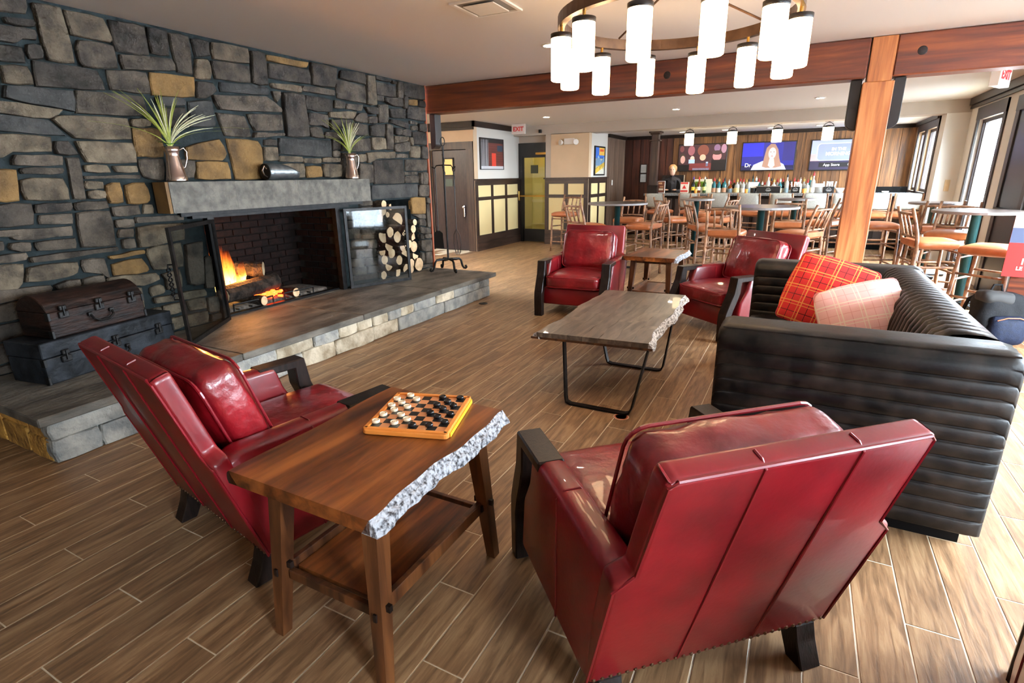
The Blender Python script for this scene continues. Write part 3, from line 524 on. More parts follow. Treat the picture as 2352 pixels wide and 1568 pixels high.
# recessed exit door, emergency light wall, return wall
struct('wall_exit', join(box(-6.12, -5.95, 11.72, 11.85, 0, ZF), box(-5.95, -5.18, 11.72, 11.85, 2.2, ZF), box(-5.18, -5.05, 11.46, 11.85, 0, ZF)), 'soffit_taupe')
ft = struct('trim_4', join(box(-6.10, -5.86, 11.68, 11.719, 0, 2.22), box(-5.30, -5.181, 11.68, 11.719, 0, 2.22), box(-5.86, -5.30, 11.68, 11.719, 1.93, 2.22)), 'black_frame')
d2 = struct('door_2', join(box(-5.86, -5.84, 11.69, 11.73, .01, 1.93), box(-5.86, -5.30, 11.69, 11.73, .01, .30), box(-5.86, -5.30, 11.69, 11.73, 1.905, 1.93)), 'black_frame')
obj('pane', box(-5.84, -5.30, 11.705, 11.712, .30, 1.905), 'door_glass', d2)
obj('push_bar', join(box(-5.93, -5.20, 11.62, 11.65, 1.04, 1.075, .004), box(-5.98, -5.93, 11.61, 11.69, .95, 1.17, .006)), 'brass', d2)
obj('door_sign', box(-5.66, -5.48, 11.69, 11.704, 1.56, 1.74), flat(60, 62, 40), d2)
obj('door_closer', box(-5.50, -5.2, 11.60, 11.67, 1.96, 2.01, .006), 'brass', d2)
struct('wall_hallway', join(box(-6.3, -4.3, 12.9, 13.0, 0, 2.5), box(-6.3, -6.2, 11.86, 12.9, 0, 2.5)), 'hall_yellow')
struct('trim_5', join(box(-6.2, -4.6, 12.87, 12.9, .86, .93), box(-6.2, -4.6, 12.88, 12.9, .30, .33)), flat(230, 216, 150))
tag(obj('hallway_lamp', join(lathe([(.11, 0), (.11, .05), (.09, .06)], 20)), 'hall_light', None, (-5.5, 12.4, 2.43)), 'round ceiling lamp in the yellow hallway behind the exit door', 'lamp')
struct('ceiling_hallway', box(-6.3, -4.3, 11.86, 13, 2.5, 2.56), 'hall_yellow')
struct('wall_emergency', box(-5.05, -4.165, 11.45, 11.6, 0, 2.37), 'wall_tan')
wainscot('wall_wainscot_right', 11.45, -5.18, -4.165, 'x', 2)
struct('wall_return', box(-4.3, -4.165, 11.6, 12.68, 0, 2.5), 'wall_white')
wainscot('wall_wainscot_return', -4.165, 11.47, 12.66, 'y', 2)
# wood panelled bar walls: separate boards
YW = 14.1
wl = struct('wall_bar_left', box(-4.3, -4.18, 12.68, YW+.1, 0, 2.5), 'near_black')
for i in range(8):
    y0 = 12.68+i*(YW-12.68)/8; obj('board', box(-4.18, -4.165, y0+.003, y0+(YW-12.68)/8-.003, 0, 2.42), 'panel_grey', wl)
wb = struct('wall_bar_back', box(-4.3, 2.3, YW+.02, YW+.15, 0, 2.5), 'near_black')
x = -4.165; rb = random.Random(3)
while x < 1.85:
    ww = rb.choice([.16, .2, .22, .26]); x1 = min(x+ww, 1.86)
    obj('board', box(x+.004, x1-.004, YW, YW+.02, .02, 2.42), 'bar_panel_red' if x < -3.05 else 'bar_panel', wb); x = x1
struct('trim_6', join(box(-4.165, 1.86, YW-.05, YW-.001, 2.325, 2.399), box(-4.164, -4.11, 12.68, YW, 2.325, 2.399)), 'black_wood')
# right walls with windows
def wall_with_windows(name, x, y0, y1, z1, wins, m):
    parts = []; y = y0
    for a, b, c, d in wins:
        parts += [box(x, x+.16, y, a, 0, z1), box(x, x+.16, a, b, 0, c), box(x, x+.16, a, b, d, z1)]; y = b
    parts.append(box(x, x+.16, y, y1, 0, z1)); return struct(name, join(*parts), m)
wall_with_windows('wall_right', XN, -4, YB+.25, ZC, WINDOWS_NEAR, 'wall_white')
struct('wall_step', box(XR, XN+.16, YB+.25, YB+.4, 0, ZC), 'wall_white')
wall_with_windows('wall_right_bar_room', XR, YB+.4, 11.46, ZF, [WIN_SIDE, WIN_TALL], 'wall_white')
struct('wall_pier', join(box(XB, XR+.16, 11.45, 11.86, 0, 2.36)), 'wall_white')
wall_with_windows('wall_right_bar', XB, 11.86, YW+.1, 2.5, WINDOWS_BAR, 'wall_tan')
struct('wall_far_left', join(box(-9.1, -9, 6.0, 9.85, 0, ZF), box(-9.1, -5.4, 6.0, 6.2, 0, ZF), box(-5.4, -4.56, 6.1, 6.2, ZF, ZC)), 'wall_tan')
struct('wall_back', box(-5.4, XN+.16, -4.1, -4, 0, ZC), 'wall_tan')
wn = [0]
def window(x, y0, y1, z0, z1, jam=.06, mull=()):
    wn[0] += 1
    fr = .05
    P = [box(x+.04, x+.11, y0+.001, y0+fr, z0, z1), box(x+.04, x+.11, y1-fr, y1-.001, z0, z1), box(x+.04, x+.11, y0, y1, z0+.001, z0+fr), box(x+.04, x+.11, y0, y1, z1-fr, z1-.001)]
    r = struct('window_%d' % wn[0], join(*P), 'window_frame_dark')
    obj('pane', box(x+.073, x+.077, y0+fr, y1-fr, z0+fr, z1-fr), 'window_glass', r)
    for a in mull: obj('mullion', box(x+.05, x+.10, a-.03, a+.03, z0+fr, z1-fr), 'window_frame_dark', r)
    obj('casing', join(box(x-.02, x-.001, y0-.11, y0, z0-.11, z1+.16), box(x-.02, x-.001, y1, y1+.11, z0-.11, z1+.16), box(x-.025, x-.001, y0-.11, y1+.11, z1, z1+.17), box(x-.02, x-.001, y0-.11, y1+.11, z0-.11, z0)), 'window_frame_dark', r)
    return r
for q in WINDOWS_NEAR: window(XN, *q, mull=((q[0]+q[1])/2,))
window(XR, *WIN_TALL, mull=(10.72,)); window(XR, *WIN_SIDE)
for q in WINDOWS_BAR: window(XB, *q)
struct('trim_7', join(box(XR-.05, XR-.001, YB+.34, 11.44, 2.455, ZF-.002), box(XR-.03, XR-.001, YB+.34, 11.44, 2.40, 2.44)), 'window_frame_dark')
struct('trim_8', box(XB-.05, XB-.001, 11.88, YW-.051, 2.325, 2.399), 'window_frame_dark')
d3 = struct('door_3', box(XR-.03, XR-.001, 8.10, 8.86, .01, 2.16), 'door_navy')
obj('casing', join(box(XR-.045, XR-.002, 7.98, 8.10, 0, 2.3), box(XR-.045, XR-.002, 8.86, 8.99, 0, 2.3), box(XR-.05, XR-.002, 7.98, 8.99, 2.16, 2.33)), 'window_frame_dark', d3)
obj('push_bar', box(XR-.09, XR-.03, 8.18, 8.78, 1.0, 1.05), 'iron_dark', d3)
struct('ground_outside', box(3.75, 30, -20, 40, -.5, -.25), 'ground_bounce_white')  # unseen ground, made white to bounce daylight up to the ceilings
# ---- raised hearth
HF = -3.46
hearth = empty('raised_hearth', (0, 0, 0), 0, 'long raised stone hearth with grey slab top along the stone wall', 'hearth')
obj('core', box(-4.554, -3.54, 1.19, 5.97, 0, .246), 'ledge_mortar', hearth)
hj = [1.112, 2.345, 3.60, 4.85, 6.09]
for i in range(4):
    V, F = box(-4.52 if not i else -4.52, HF, hj[i]+.002, hj[i+1]-.002, .247, .30, .006)
    obj('slab', (V, F), 'hearth_slate', hearth)
obj('slab', box(-5.25, -4.523, FB[0]+.005, FB[1]-.005, .262, .30), 'hearth_slate', hearth)
lt = [1.16, 1.78, 2.3, 2.66, 3.04, 3.33, 3.56, 3.77, 3.99, 4.19, 4.41, 4.81, 5.16, 5.48, 5.76, 6.0]
lb_ = [1.16, 1.40, 2.02, 2.50, 2.91, 3.27, 3.76, 4.14, 4.96, 5.59, 6.0]
rs = random.Random(8)
for seq, z0, z1 in ((lt, .142, .244), (lb_, .004, .136)):
    for a, b in zip(seq[:-1], seq[1:]):
        j = rs.uniform(-.012, .012)
        V, F = stone([(a+.006, z0), (b-.006, z0), (b-.006, z1+j*.3), (a+.006, z1-j*.3)], -3.53, .05, rs.uniform(.012, .03), int(a*977))
        obj('stone', (V, F), 'ledge_stone_'+rs.choice('ggtttg' if a > 1.9 else 'gg'), hearth)
for a, b, z0, z1 in ((-3.54, -3.80, .004, .13), (-3.81, -4.1, .004, .16), (-3.54, -3.75, .14, .243), (-3.76, -4.1, .17, .243), (-4.11, -4.45, .004, .243)):
    P = [(-1.19+.0, 0)]
    V, F = stone([(b, z0), (a, z0), (a, z1), (b, z1)], 0, .05, .02, int(abs(a*b)*333))
    obj('stone', ([Vector((v[1], 1.185-v[0], v[2])) for v in V], [f[::-1] for f in F]), 'ledge_stone_o', hearth)
    obj('stone', ([Vector((v[1], 5.975+v[0], v[2])) for v in V], F), 'ledge_stone_g', hearth)
# ---- mantel shelf
mantel = empty('mantel_shelf', (0, 0, 0), 0, 'thick grey chiseled stone mantel shelf above the fireplace', 'mantel')
for a, b in ((2.565, 3.13), (3.13, 3.80), (3.80, 4.46), (4.46, 4.80)):
    bm = bmesh.new(); bmesh.ops.create_cube(bm, size=1)
    for v in bm.verts: v.co = Vector((-4.50+(v.co.x+.5)*.17, a+.001+(v.co.y+.5)*(b-a-.002), 1.262+(v.co.z+.5)*.236))
    bmesh.ops.subdivide_edges(bm, edges=bm.edges[:], cuts=4, use_grid_fill=True)
    for v in bm.verts:
        if v.co.x > -4.34: v.co.x += mnoise.noise(v.co*9)*.008
    obj('block', bm_out(bm), 'mantel_stone', mantel)
obj('end_block', box(-4.50, -4.335, 2.540, 2.564, 1.262, 1.498), 'mantel_end', mantel)
# ---- firebox
fb = empty('firebox', (0, 0, 0), 0, 'sooty brick firebox behind the open glass doors', 'fireplace')
XBk = -5.22
obj('lining', join(box(XBk-.12, XBk, 2.8, 4.6, .28, 1.6), box(XBk, XW-.05, 2.80, FB[0]-.001, .28, 1.6), box(XBk, XW-.05, FB[1]+.001, 4.6, .28, 1.6), box(XBk, XW-.05, 2.8, 4.6, 1.5, 1.6)), 'brick_joint', fb)
bk = mesh('brick', *box(-.098, .098, -.012, .012, -.031, .031, .003)); bk.materials.append(MAT['firebrick'])
for r_ in range(14):
    z_ = .337+r_*.072
    for c_ in range(8):
        yy = FB[0]+.10+c_*.207+(.1 if r_ % 2 else 0)
        if yy < FB[1]-.03: put('brick', bk, None, fb, (XBk+.004, yy, z_), (0, 0, PI/2))
    for c_ in range(3):
        xx = XBk+.12+c_*.207+(.1 if r_ % 2 else 0)
        if xx < XW-.12: put('brick', bk, None, fb, (xx, FB[1]-.006, z_)); put('brick', bk, None, fb, (xx, FB[0]+.006, z_))
obj('steel_lintel', join(box(XW-.03, XW+.02, 2.72, 4.84, 1.222, 1.262), box(XW-.05, XW+.035, 2.80, 4.60, 1.200, 1.224)), 'iron', fb)
obj('side_track', box(XW-.03, XW+.03, 4.40, 4.46, .30, 1.20), 'iron', fb); obj('side_track', box(XW-.03, XW+.03, 2.93, 2.99, .30, 1.20), 'iron', fb)
obj('sill', box(XW-.10, XW-.04, 2.99, 4.40, .30, .318), 'iron', fb)
obj('ash_bed', cushion(.5, 1.3, .05, .02, .02, 9, .012), 'ash', fb, (-4.92, 3.68, .315), smooth=True)
# niche lining
tag(obj('niche_lining', join(box(-5.10, -5.05, NI[0]-.05, NI[1]+.2, .28, 1.4), box(-5.05, XW-.036, NI[0]-.05, NI[0]-.001, .28, 1.3), box(-5.05, XW-.036, NI[0], NI[1]+.15, NI[3]+.001, 1.3), box(-5.05, XW-.036, NI[1]+.001, NI[1]+.15, .98, 1.25)), 'near_black', wall))

# ================================================================== LOUNGE FURNITURE
def piping_loop(hx, hy, r, zz, rad=.006, bow=0.):
    pts = rrect(hx, hy, r, 4); return tube([(p[0], p[1], zz) for p in pts], rad, 6, True)
def make_armchair():
    t = empty('armchair')
    A0, A1 = Vector((-.366, .125)), Vector((-.611, .911))       # rear face line (y,z) of the raked back
    d = (A1-A0).normalized(); nn = Vector((d.y, -d.x))        # along the rake / towards the front
    # back shell: wide below the arms, narrower above
    ln = (A1-A0).length; s_arm = .475
    out = [(-.405, 0), (.405, 0), (.415, s_arm), (.365, s_arm+.03), (.36, ln-.012), (.345, ln), (-.345, ln), (-.36, ln-.012), (-.365, s_arm+.03), (-.415, s_arm)]
    bm = bmesh.new()
    def P(x, s, o): q = A0+d*s+nn*o; return (x, q.x, q.y)
    fr = [bm.verts.new(P(x, s, 0)) for x, s in out]; bkv = [bm.verts.new(P(x, s, .066)) for x, s in out]
    bm.faces.new(fr); bm.faces.new(bkv[::-1])
    for i in range(len(out)): bm.faces.new((fr[i], bkv[i], bkv[(i+1) % len(out)], fr[(i+1) % len(out)]))
    bmesh.ops.recalc_face_normals(bm, faces=bm.faces[:]); bmesh.ops.bevel(bm, geom=bm.edges[:], offset=.014, segments=3, affect='EDGES', profile=.5)
    back = obj('backrest', bm_out(bm), 'leather_red', t, smooth=True)
    for xs in (-.125, .135):
        obj('seam', tube([P(xs, .02, -.001), P(xs, ln*.5, -.002), P(xs, ln-.01, -.001), P(xs, ln+.001, .02), P(xs, ln+.001, .045)], .004, 6), 'piping_red', back)
    obj('piping', tube([P(-.41, .01, .002), P(-.412, s_arm-.02, .002), P(-.362, s_arm+.03, .002), P(-.352, ln-.02, .002), P(-.335, ln-.004, .002), P(.335, ln-.004, .002), P(.352, ln-.02, .002), P(.362, s_arm+.03, .002), P(.412, s_arm-.02, .002), P(.41, .01, .002)], .005, 6), 'piping_red', back)
    nails = join(*[xf(lathe([(.007, 0), (.005, .004), (0, .005)], 6), T(*P(-.39+.026*i, .022, 0)) @ RX(PI/2)) for i in range(31)])
    tag(obj('nail_trim', nails, 'bronze', back), kind='stuff')
    # seat box and arms
    obj('seat_base', box(-.335, .335, -.33, .31, .125, .305, .012, 2), 'leather_red', t, smooth=True)
    for s in (-1, 1):
        poly = [(-.36, .125), (.27, .125), (.24, .36), (.17, .47), (.135, .60), (-.41, .60), (-.47, .565)]
        V, F = prism(poly, s*.31, s*.41, 'x', .028, 3); obj('arm', (V, F), 'leather_red', t, smooth=True)
        # timber arm end: level hand rest, then a post that sweeps forward to the floor
        q = [(.05, .602), (.30, .602), (.308, .545), (.322, .46), (.365, .36), (.40, .27), (.405, .2), (.40, 0), (.335, 0), (.335, .22), (.31, .30), (.275, .38), (.245, .46), (.24, .556), (.05, .562)]
        obj('arm_frame', prism(q, s*.318, s*.412, 'x', .006), 'black_wood', t)
        rl = [(-.29, .135), (-.37, .135), (-.385, .08), (-.42, 0), (-.35, 0), (-.32, .06)]
        obj('leg', prism(rl, s*.30, s*.375, 'x', .004), 'black_wood', t)
        am = obj('arm_seam', tube([(s*.309, -.12, .36), (s*.309, -.12, .575), (s*.335, -.12, .6005), (s*.385, -.12, .6005), (s*.411, -.12, .575), (s*.411, -.12, .14)], .0035, 6), 'piping_red', t)
    sc_ = obj('seat_cushion', cushion(.60, .66, .15, .045, .022, 12, .005, 3), 'leather_red_soft', t, (0, .04, .385), smooth=True)
    obj('piping', join(piping_loop(.297, .327, .05, .052), piping_loop(.297, .327, .05, -.056)), 'piping_red', sc_)
    ang = math.atan2(-(A1-A0).x, (A1-A0).y)
    bc = obj('back_cushion', cushion(.59, .16, .44, .05, .035, 14, .010, 9, axis=1), 'leather_red_soft', t, (0, -.325, .655), (ang*1.0, 0, 0), smooth=True)
    pl = [(p[0], p[1]) for p in rrect(.295, .215, .06, 4)]
    obj('piping', join(tube([(a, .075, b) for a, b in pl], .006, 6, True), tube([(a, -.075, b) for a, b in pl], .006, 6, True)), 'piping_red', bc)
    return t
CH = [((-1.97, 1.505, 0), math.radians(-10.1), 'red leather armchair turned away in front of the hearth, left of the checkers table'),
      ((-.329, 1.66, 0), math.radians(43.6), 'red leather armchair seen from behind in the foreground beside the dark sofa arm'),
      ((-2.142, 5.718, 0), math.radians(183.7), 'red leather armchair facing the camera left of the far side table'),
      ((-.559, 5.609, 0), math.radians(140.5), 'red leather armchair partly hidden behind the far sofa arm'),
      ((1.0, 1.35, 0), math.radians(-20), 'red leather armchair cut off by the lower right corner of the picture')]
proto = make_armchair()
for i, (lc, rz, lb) in enumerate(CH):
    o = proto if i == 0 else copy_tree(proto)
    o.location = lc; o.rotation_euler = (0, 0, rz); tag(o, lb, 'armchair', 'red leather armchairs')

# ---- sofa with channelled dark leather
X0, X1, Y0, Y1, ZT = -.27, .80, 2.50, 4.76, .85
sofa = empty('sofa', (0, 0, 0), 0, 'boxy dark brown leather sofa with horizontal channel stitching', 'sofa')
obj('plinth', box(X0+.05, X1-.05, Y0+.05, Y1-.05, 0, .07), 'plinth_black', sofa)
def scallop(z0, z1, n, dep, side):
    """points up a channelled face; side -1 bulges to -y, +1 to +y"""
    out = []; h = (z1-z0)/n
    for i in range(n):
        for t, e in ((0, -.35), (.05, .45), (.16, .82), (.5, 1.), (.84, .82), (.95, .45)): out.append((side*dep*e, z0+h*(i+t)))
    return out
def arm_poly(yo, yi, sgn, dp=.012):
    o = [(yo+a, b) for a, b in scallop(.07, .80, 11, dp, sgn)]
    top = [(yo+sgn*.004-sgn*.0, .80), (yo-sgn*.004, .825), (yo-sgn*.022, .843), (yo-sgn*.05, .85), (yo-sgn*.08, .848), (yo-sgn*.11, .853), (yo-sgn*.14, .849), (yo-sgn*.165, .853), (yo-sgn*.195, .847), (yi+sgn*.022, .838), (yi+sgn*.004, .815)]
    i_ = [(yi-a, b) for a, b in scallop(.40, .80, 6, dp, sgn)][::-1]
    return o+top+i_+[(yi, .40), (yi, .07)]
for yo, yi, sg in ((Y0, Y0+.24, -1), (Y1, Y1-.24, 1)):
    P = arm_poly(yo, yi, sg); P0 = arm_poly(yo, yi, sg, .003); n = len(P); V, F = [], []
    xs = [X0, X0+.012, X0+.04, X0+.3, X0+.6, X1-.05, X1-.012, X1]; ins = [.030, .010, 0, 0, 0, 0, .010, .03]
    cy, cz = (yo+yi)/2, .45
    for xx, e in zip(xs, ins):
        for a, b in (P0 if e else P): V.append((xx, a+(cy-a)*e*2.5, b-(e if b > .5 else 0)))
    for i in range(len(xs)-1):
        for j in range(n): F.append([i*n+j, i*n+(j+1) % n, (i+1)*n+(j+1) % n, (i+1)*n+j])
    F.append(list(range(n))); F.append([(len(xs)-1)*n+j for j in range(n)][::-1])
    me = mesh('arm', V, F, True); bm = bmesh.new(); bm.from_mesh(me); bmesh.ops.recalc_face_normals(bm, faces=bm.faces[:]); bm.to_mesh(me); bm.free()
    ar = put('arm', me, 'leather_sofa', sofa)
    yy = yo-sg*.012
    obj('piping', tube([(X0+.02, yy, .836), (X0+.3, yy, .836), (X1-.02, yy, .836)], .004, 6), 'leather_sofa', ar)
sec = [(.50, .40), (.515, .55), (.535, .68), (.555, .77), (.58, .82), (.615, .845), (.66, .852), (.72, .852), (.765, .842), (.79, .815), (.80, .77), (.80, .4), (.80, .07)]
V, F = [], []; ny = 24*8
for i in range(ny+1):
    y_ = Y0+.235+(Y1-Y0-.47)*i/ny; rib = abs(math.sin(PI*24*i/ny))**.45
    for k, (a, b) in enumerate(sec):
        am = [.02, .02, .02, .02, .02, .017, .010, .004, 0, 0, 0, 0, 0][k]
        nx, nz = (-1, .15) if k < 4 else ((-.7, .7) if k == 4 else (-.2, 1))
        V.append((a+nx*am*(rib-1)*-1*1.0 if False else a+nx*am*rib, y_, b+nz*am*rib))
m_ = len(sec)
for i in range(ny):
    for k in range(m_-1): F.append([i*m_+k, i*m_+k+1, (i+1)*m_+k+1, (i+1)*m_+k])
obj('backrest', (V, F), 'leather_sofa', sofa, smooth=True)
obj('seat_deck', box(X0+.02, .60, Y0+.245, Y1-.245, .07, .30), 'leather_sofa', sofa)
for a, b in ((Y0+.247, 3.628), (3.632, Y1-.247)):
    obj('seat_cushion', cushion(.80, b-a, .155, .04, .02, 8), 'leather_sofa', sofa, (X0+.41, (a+b)/2, .377), smooth=True)
def pillow(name, size, loc, rot, label, pm='plaid_red', pc=(150, 24, 22)):
    o = obj(name, cushion(size, .05, size, .025, .062, 12, .006, size*40, axis=1), pm, None, loc, rot, smooth=True)
    h = size/2+.004
    obj('piping', tube([(a, 0, b) for a, b in rrect(h, h, .03, 3)], .006, 6, True), flat(*pc), o)
    return tag(o, label, 'pillow', 'throw pillows on the sofa')
pillow('throw_pillow', .47, (.215, 4.10, .705), (math.radians(-24), math.radians(14), math.radians(-8)), 'red plaid throw pillow standing upright on the sofa, farther from the near arm')
pillow('throw_pillow', .43, (.40, 3.66, .655), (math.radians(-28), math.radians(-16), math.radians(12)), 'plaid throw pillow coloured pale as if sunlit, in front of the redder one', 'plaid_painted_sunlit', (214, 120, 116))

# ---- slab coffee table on steel loops
ct = empty('coffee_table', (0, 0, 0), 0, 'long live-edge coffee table with grey plank top and black steel loop legs', 'coffee table')
ZQ = .445; rc = random.Random(4)
def xe_l(y): return -1.548-.012*(y-3.3)+.012*math.sin(y*7)+.006*math.sin(y*19)
def xe_r(y): return -.792-.03*(y-3.3)+.014*math.sin(y*6+1)+.007*math.sin(y*17)
def yn(x): return 3.30+.075*(x+1.54)
def yf(x): return 4.91+.075*(x+1.54)
seg = 7
for i in range(seg):
    xa0 = i/seg; xa1 = (i+1)/seg
    cuts = [0]+sorted(rc.uniform(.15, .85) for _ in range(2))+[1]
    for c0, c1 in zip(cuts[:-1], cuts[1:]):
        n_ = 8; Lf, Rt = [], []
        for j in range(n_+1):
            u = c0+(c1-c0)*j/n_; y_ = 3.32+u*1.60
            xl = xe_l(y_); xr = xe_r(y_); a = xl+(xr-xl)*xa0+(.0006 if i else 0); b = xl+(xr-xl)*xa1-(.0006 if i < seg-1 else 0)
            ya = yn(a)+(yf(a)-yn(a))*u; yb = yn(b)+(yf(b)-yn(b))*u
            Lf.append((a, ya)); Rt.append((b, yb))
        obj('plank', prism(Lf+Rt[::-1], ZQ-.034+(.0004 if (i+int(c0*9)) % 2 else 0), ZQ, 'z'), 'grey_slab', ct)
def live_edge(fx, out, y_of0, y_of1, zt, th, n, m, parent, seed, name='live_edge'):
    """bark band: leans outwards from the top edge fx(t) by `out`, then tucks back under"""
    V, F = [], []; k = 5
    for j in range(n+1):
        t = j/n; y_ = y_of0+(y_of1-y_of0)*t; x_ = fx(y_)
        for q in range(k):
            h = q/(k-1); nz = mnoise.noise(Vector((y_*22+seed, h*3, seed)))*.010+mnoise.noise(Vector((y_*60+seed, h*7, seed)))*.006
            o = out*(h*1.15 if h < .8 else .92-(h-.8)*.5)
            V.append((x_+o+(nz*(1 if out > 0 else -1) if q else 0), y_, zt-th*h+(nz*.3 if q else 0)))
        V.append((x_-(.03 if out > 0 else -.03), y_, zt-th))
    k += 1
    for j in range(n):
        for q in range(k-1):
            f = [j*k+q, j*k+q+1, (j+1)*k+q+1, (j+1)*k+q]; F.append(f if out < 0 else f[::-1])
    F.append([q for q in range(k)]); F.append([n*k+q for q in range(k)][::-1])
    return obj(name, (V, F), m, parent, smooth=False)
live_edge(xe_r, .045, 3.358, 4.965, ZQ, .052, 80, 'bark_grey', ct, 3)
live_edge(xe_l, -.045, 3.30, 4.91, ZQ, .05, 80, 'bark_grey', ct, 8)
obj('end_board', prism([(-1.60, 3.296), (-.752, 3.358), (-.752, 3.372), (-1.60, 3.31)], ZQ-.05, ZQ-.034, 'z'), 'walnut_leg', ct)
for yl in (3.17, 4.085):
    sy = .20 if yl < 3.6 else .02
    pts = [(-1.375, .40), (-1.285, .05), (-1.272, .018), (-1.24, .008), (-.865, .008), (-.835, .018), (-.822, .05), (-.78, .40)]
    V, F = [], []
    for i, (a, b) in enumerate(pts):
        ysh = yl+sy*(b/.40)
        t0 = Vector(pts[max(0, i-1)]); t1 = Vector(pts[min(len(pts)-1, i+1)]); tt = (t1-t0).normalized(); nr = Vector((-tt.y, tt.x))*.006
        for oy in (-.022, .022):
            for s in (-1, 1): V.append((a+nr.x*s, ysh+oy, max(0.001, b+nr.y*s)))
    for i in range(len(pts)-1):
        a = i*4; b = a+4
        for q in ((0, 1, 3, 2),):
            for u, v in ((0, 1), (1, 3), (3, 2), (2, 0)): F.append([a+u, a+v, b+v, b+u])
    F.append([0, 1, 3, 2]); F.append([len(V)-4, len(V)-2, len(V)-1, len(V)-3])
    obj('leg', (V, F), 'iron', ct)
co = tag(obj('coaster', lathe([(.05, .0005), (.05, .003), (0, .003)], 28), flat(206, 176, 150), None, (-.872, 3.128, 0)), 'round paper coaster under the near coffee table leg', 'coaster')
obj('print_ring', lathe([(.036, .0031), (.045, .0036), (.045, .0031)], 28), flat(170, 90, 60), co)
tag(obj('floor_outlet', join(lathe([(.055, .0005), (.055, .004), (.045, .007), (0, .007)], 24)), 'iron', None, (-3.354, 5.561, 0)), 'round dark metal outlet cover set in the floor beside the hearth', 'outlet')

# ---- live-edge side tables
def make_side_table():
    t = empty('side_table')
    fr = lambda y: .27+.008*math.sin(y*13)+.004*math.sin(y*31)
    fl = lambda y: -.285+.006*math.sin(y*11+2)
    n_ = 24; ys = [-.385+.77*j/n_ for j in range(n_+1)]
    top = obj('tabletop', prism([(fl(y), y) for y in ys]+[(fr(y), y) for y in ys[::-1]], .594, .64, 'z'), 'walnut_top', t)
    live_edge(fr, .035, -.385, .385, .64, .048, 60, 'bark_white', t, 5); live_edge(fl, -.012, -.385, .385, .64, .046, 40, 'black_wood', t, 6)
    for sx in (-1, 1):
        for sy in (-1, 1):
            V, F = [], []
            for zz, px, py, h in ((0, .228, .335, .019), (.594, .195, .275, .030)):
                for a, b in ((-1, -1), (1, -1), (1, 1), (-1, 1)): V.append((sx*px+a*h, sy*py+b*h, zz))
            F = [[0, 3, 2, 1], [4, 5, 6, 7]]+[[i, (i+1) % 4, 4+(i+1) % 4, 4+i] for i in range(4)]
            lg = obj('leg', (V, F), 'walnut_leg', t)
            obj('peg', join(box(sx*.214-.006, sx*.214+.006, sy*.305-sy*.03-.0, sy*.305+sy*.034, .235, .262), box(min(sx*.17, sx*.252), max(sx*.17, sx*.252), sy*.305-.007, sy*.305+.007, .262, .285)), 'black_wood', lg)
    obj('shelf', box(-.185, .185, -.27, .27, .225, .243), 'walnut_top', t)
    for sx in (-1, 1): obj('rail', box(sx*.20-.012, sx*.20+.012, -.285, .285, .222, .272, .003), 'walnut_leg', t)
    for sy in (-1, 1): obj('rail', box(-.19, .19, sy*.297-.011, sy*.297+.011, .212, .248, .003), 'walnut_leg', t)
    for sy in (-1, 1): obj('apron', box(-.18, .18, sy*.265-.01, sy*.265+.01, .555, .594), 'walnut_leg', t)
    return t
s1 = make_side_table(); s1.location = (-1.188, 1.272, 0); tag(s1, 'brown live-edge side table with white bark carrying the checkers board', 'side table', 'live-edge side tables')
s2 = copy_tree(s1); s2.location = (-1.395, 6.22, 0); s2.rotation_euler = (0, 0, math.radians(-2)); tag(s2, 'brown live-edge side table standing empty between the two far armchairs', 'side table', 'live-edge side tables')
# ---- checkers game
bc = Vector((-1.176, 1.468, .641)); ba = math.radians(17.5)
bd = empty('checkers_board', bc, ba, 'orange wooden checkers board with raised rim on the side table', 'game board')
obj('tray', prism(rrect(.158, .17, .018, 4), 0, .018, 'z', .003), 'board_orange', bd)
obj('rim', join(box(-.150, .150, -.164, -.150, .018, .023), box(-.150, .150, .150, .164, .018, .023), box(-.154, -.140, -.160, .160, .018, .023), box(.140, .154, -.160, .160, .018, .023)), 'board_orange', bd)
obj('side_strip', box(.157, .162, -.15, .15, .001, .016), 'board_yellow', bd)
sq = mesh('squares', [(-.138, -.146, .0188), (.138, -.146, .0188), (.138, .146, .0188), (-.138, .146, .0188)], [[0, 1, 2, 3]])
uv = sq.uv_layers.new(name='UVMap')
for li, c in enumerate(((0.001, 0.001), (.999, 0.001), (.999, .999), (0.001, .999))): uv.data[li].uv = c
put('squares', sq, 'board_squares', bd)
WH = [(-1.304, 1.574), (-1.33, 1.521), (-1.258, 1.552), (-1.29, 1.5), (-1.308, 1.462), (-1.245, 1.478), (-1.272, 1.433), (-1.282, 1.384), (-1.22, 1.409), (-1.176, 1.388), (-1.267, 1.326), (-1.199, 1.346)]
BL = [(-1.174, 1.612), (-1.108, 1.637), (-1.133, 1.585), (-1.153, 1.543), (-1.09, 1.562), (-1.11, 1.521), (-1.132, 1.471), (-1.059, 1.495), (-1.088, 1.454), (-1.039, 1.429), (-1.129, 1.358), (-1.074, 1.384)]
ck = mesh('checker', *lathe([(.0135, 0), (.0145, .002), (.0145, .008), (.0135, .010), (.0115, .010), (.0105, .0085), (.007, .0085), (.006, .0095), (0, .0095)], 20))
ORD = ['first', 'second', 'third', 'fourth', 'fifth', 'sixth', 'seventh', 'eighth']
def cell(p):
    dx, dy = p[0]-bc.x, p[1]-bc.y; u = dx*math.cos(ba)+dy*math.sin(ba); v = -dx*math.sin(ba)+dy*math.cos(ba)
    return max(0, min(7, int((u+.138)/.0345))), max(0, min(7, int((v+.146)/.0365)))
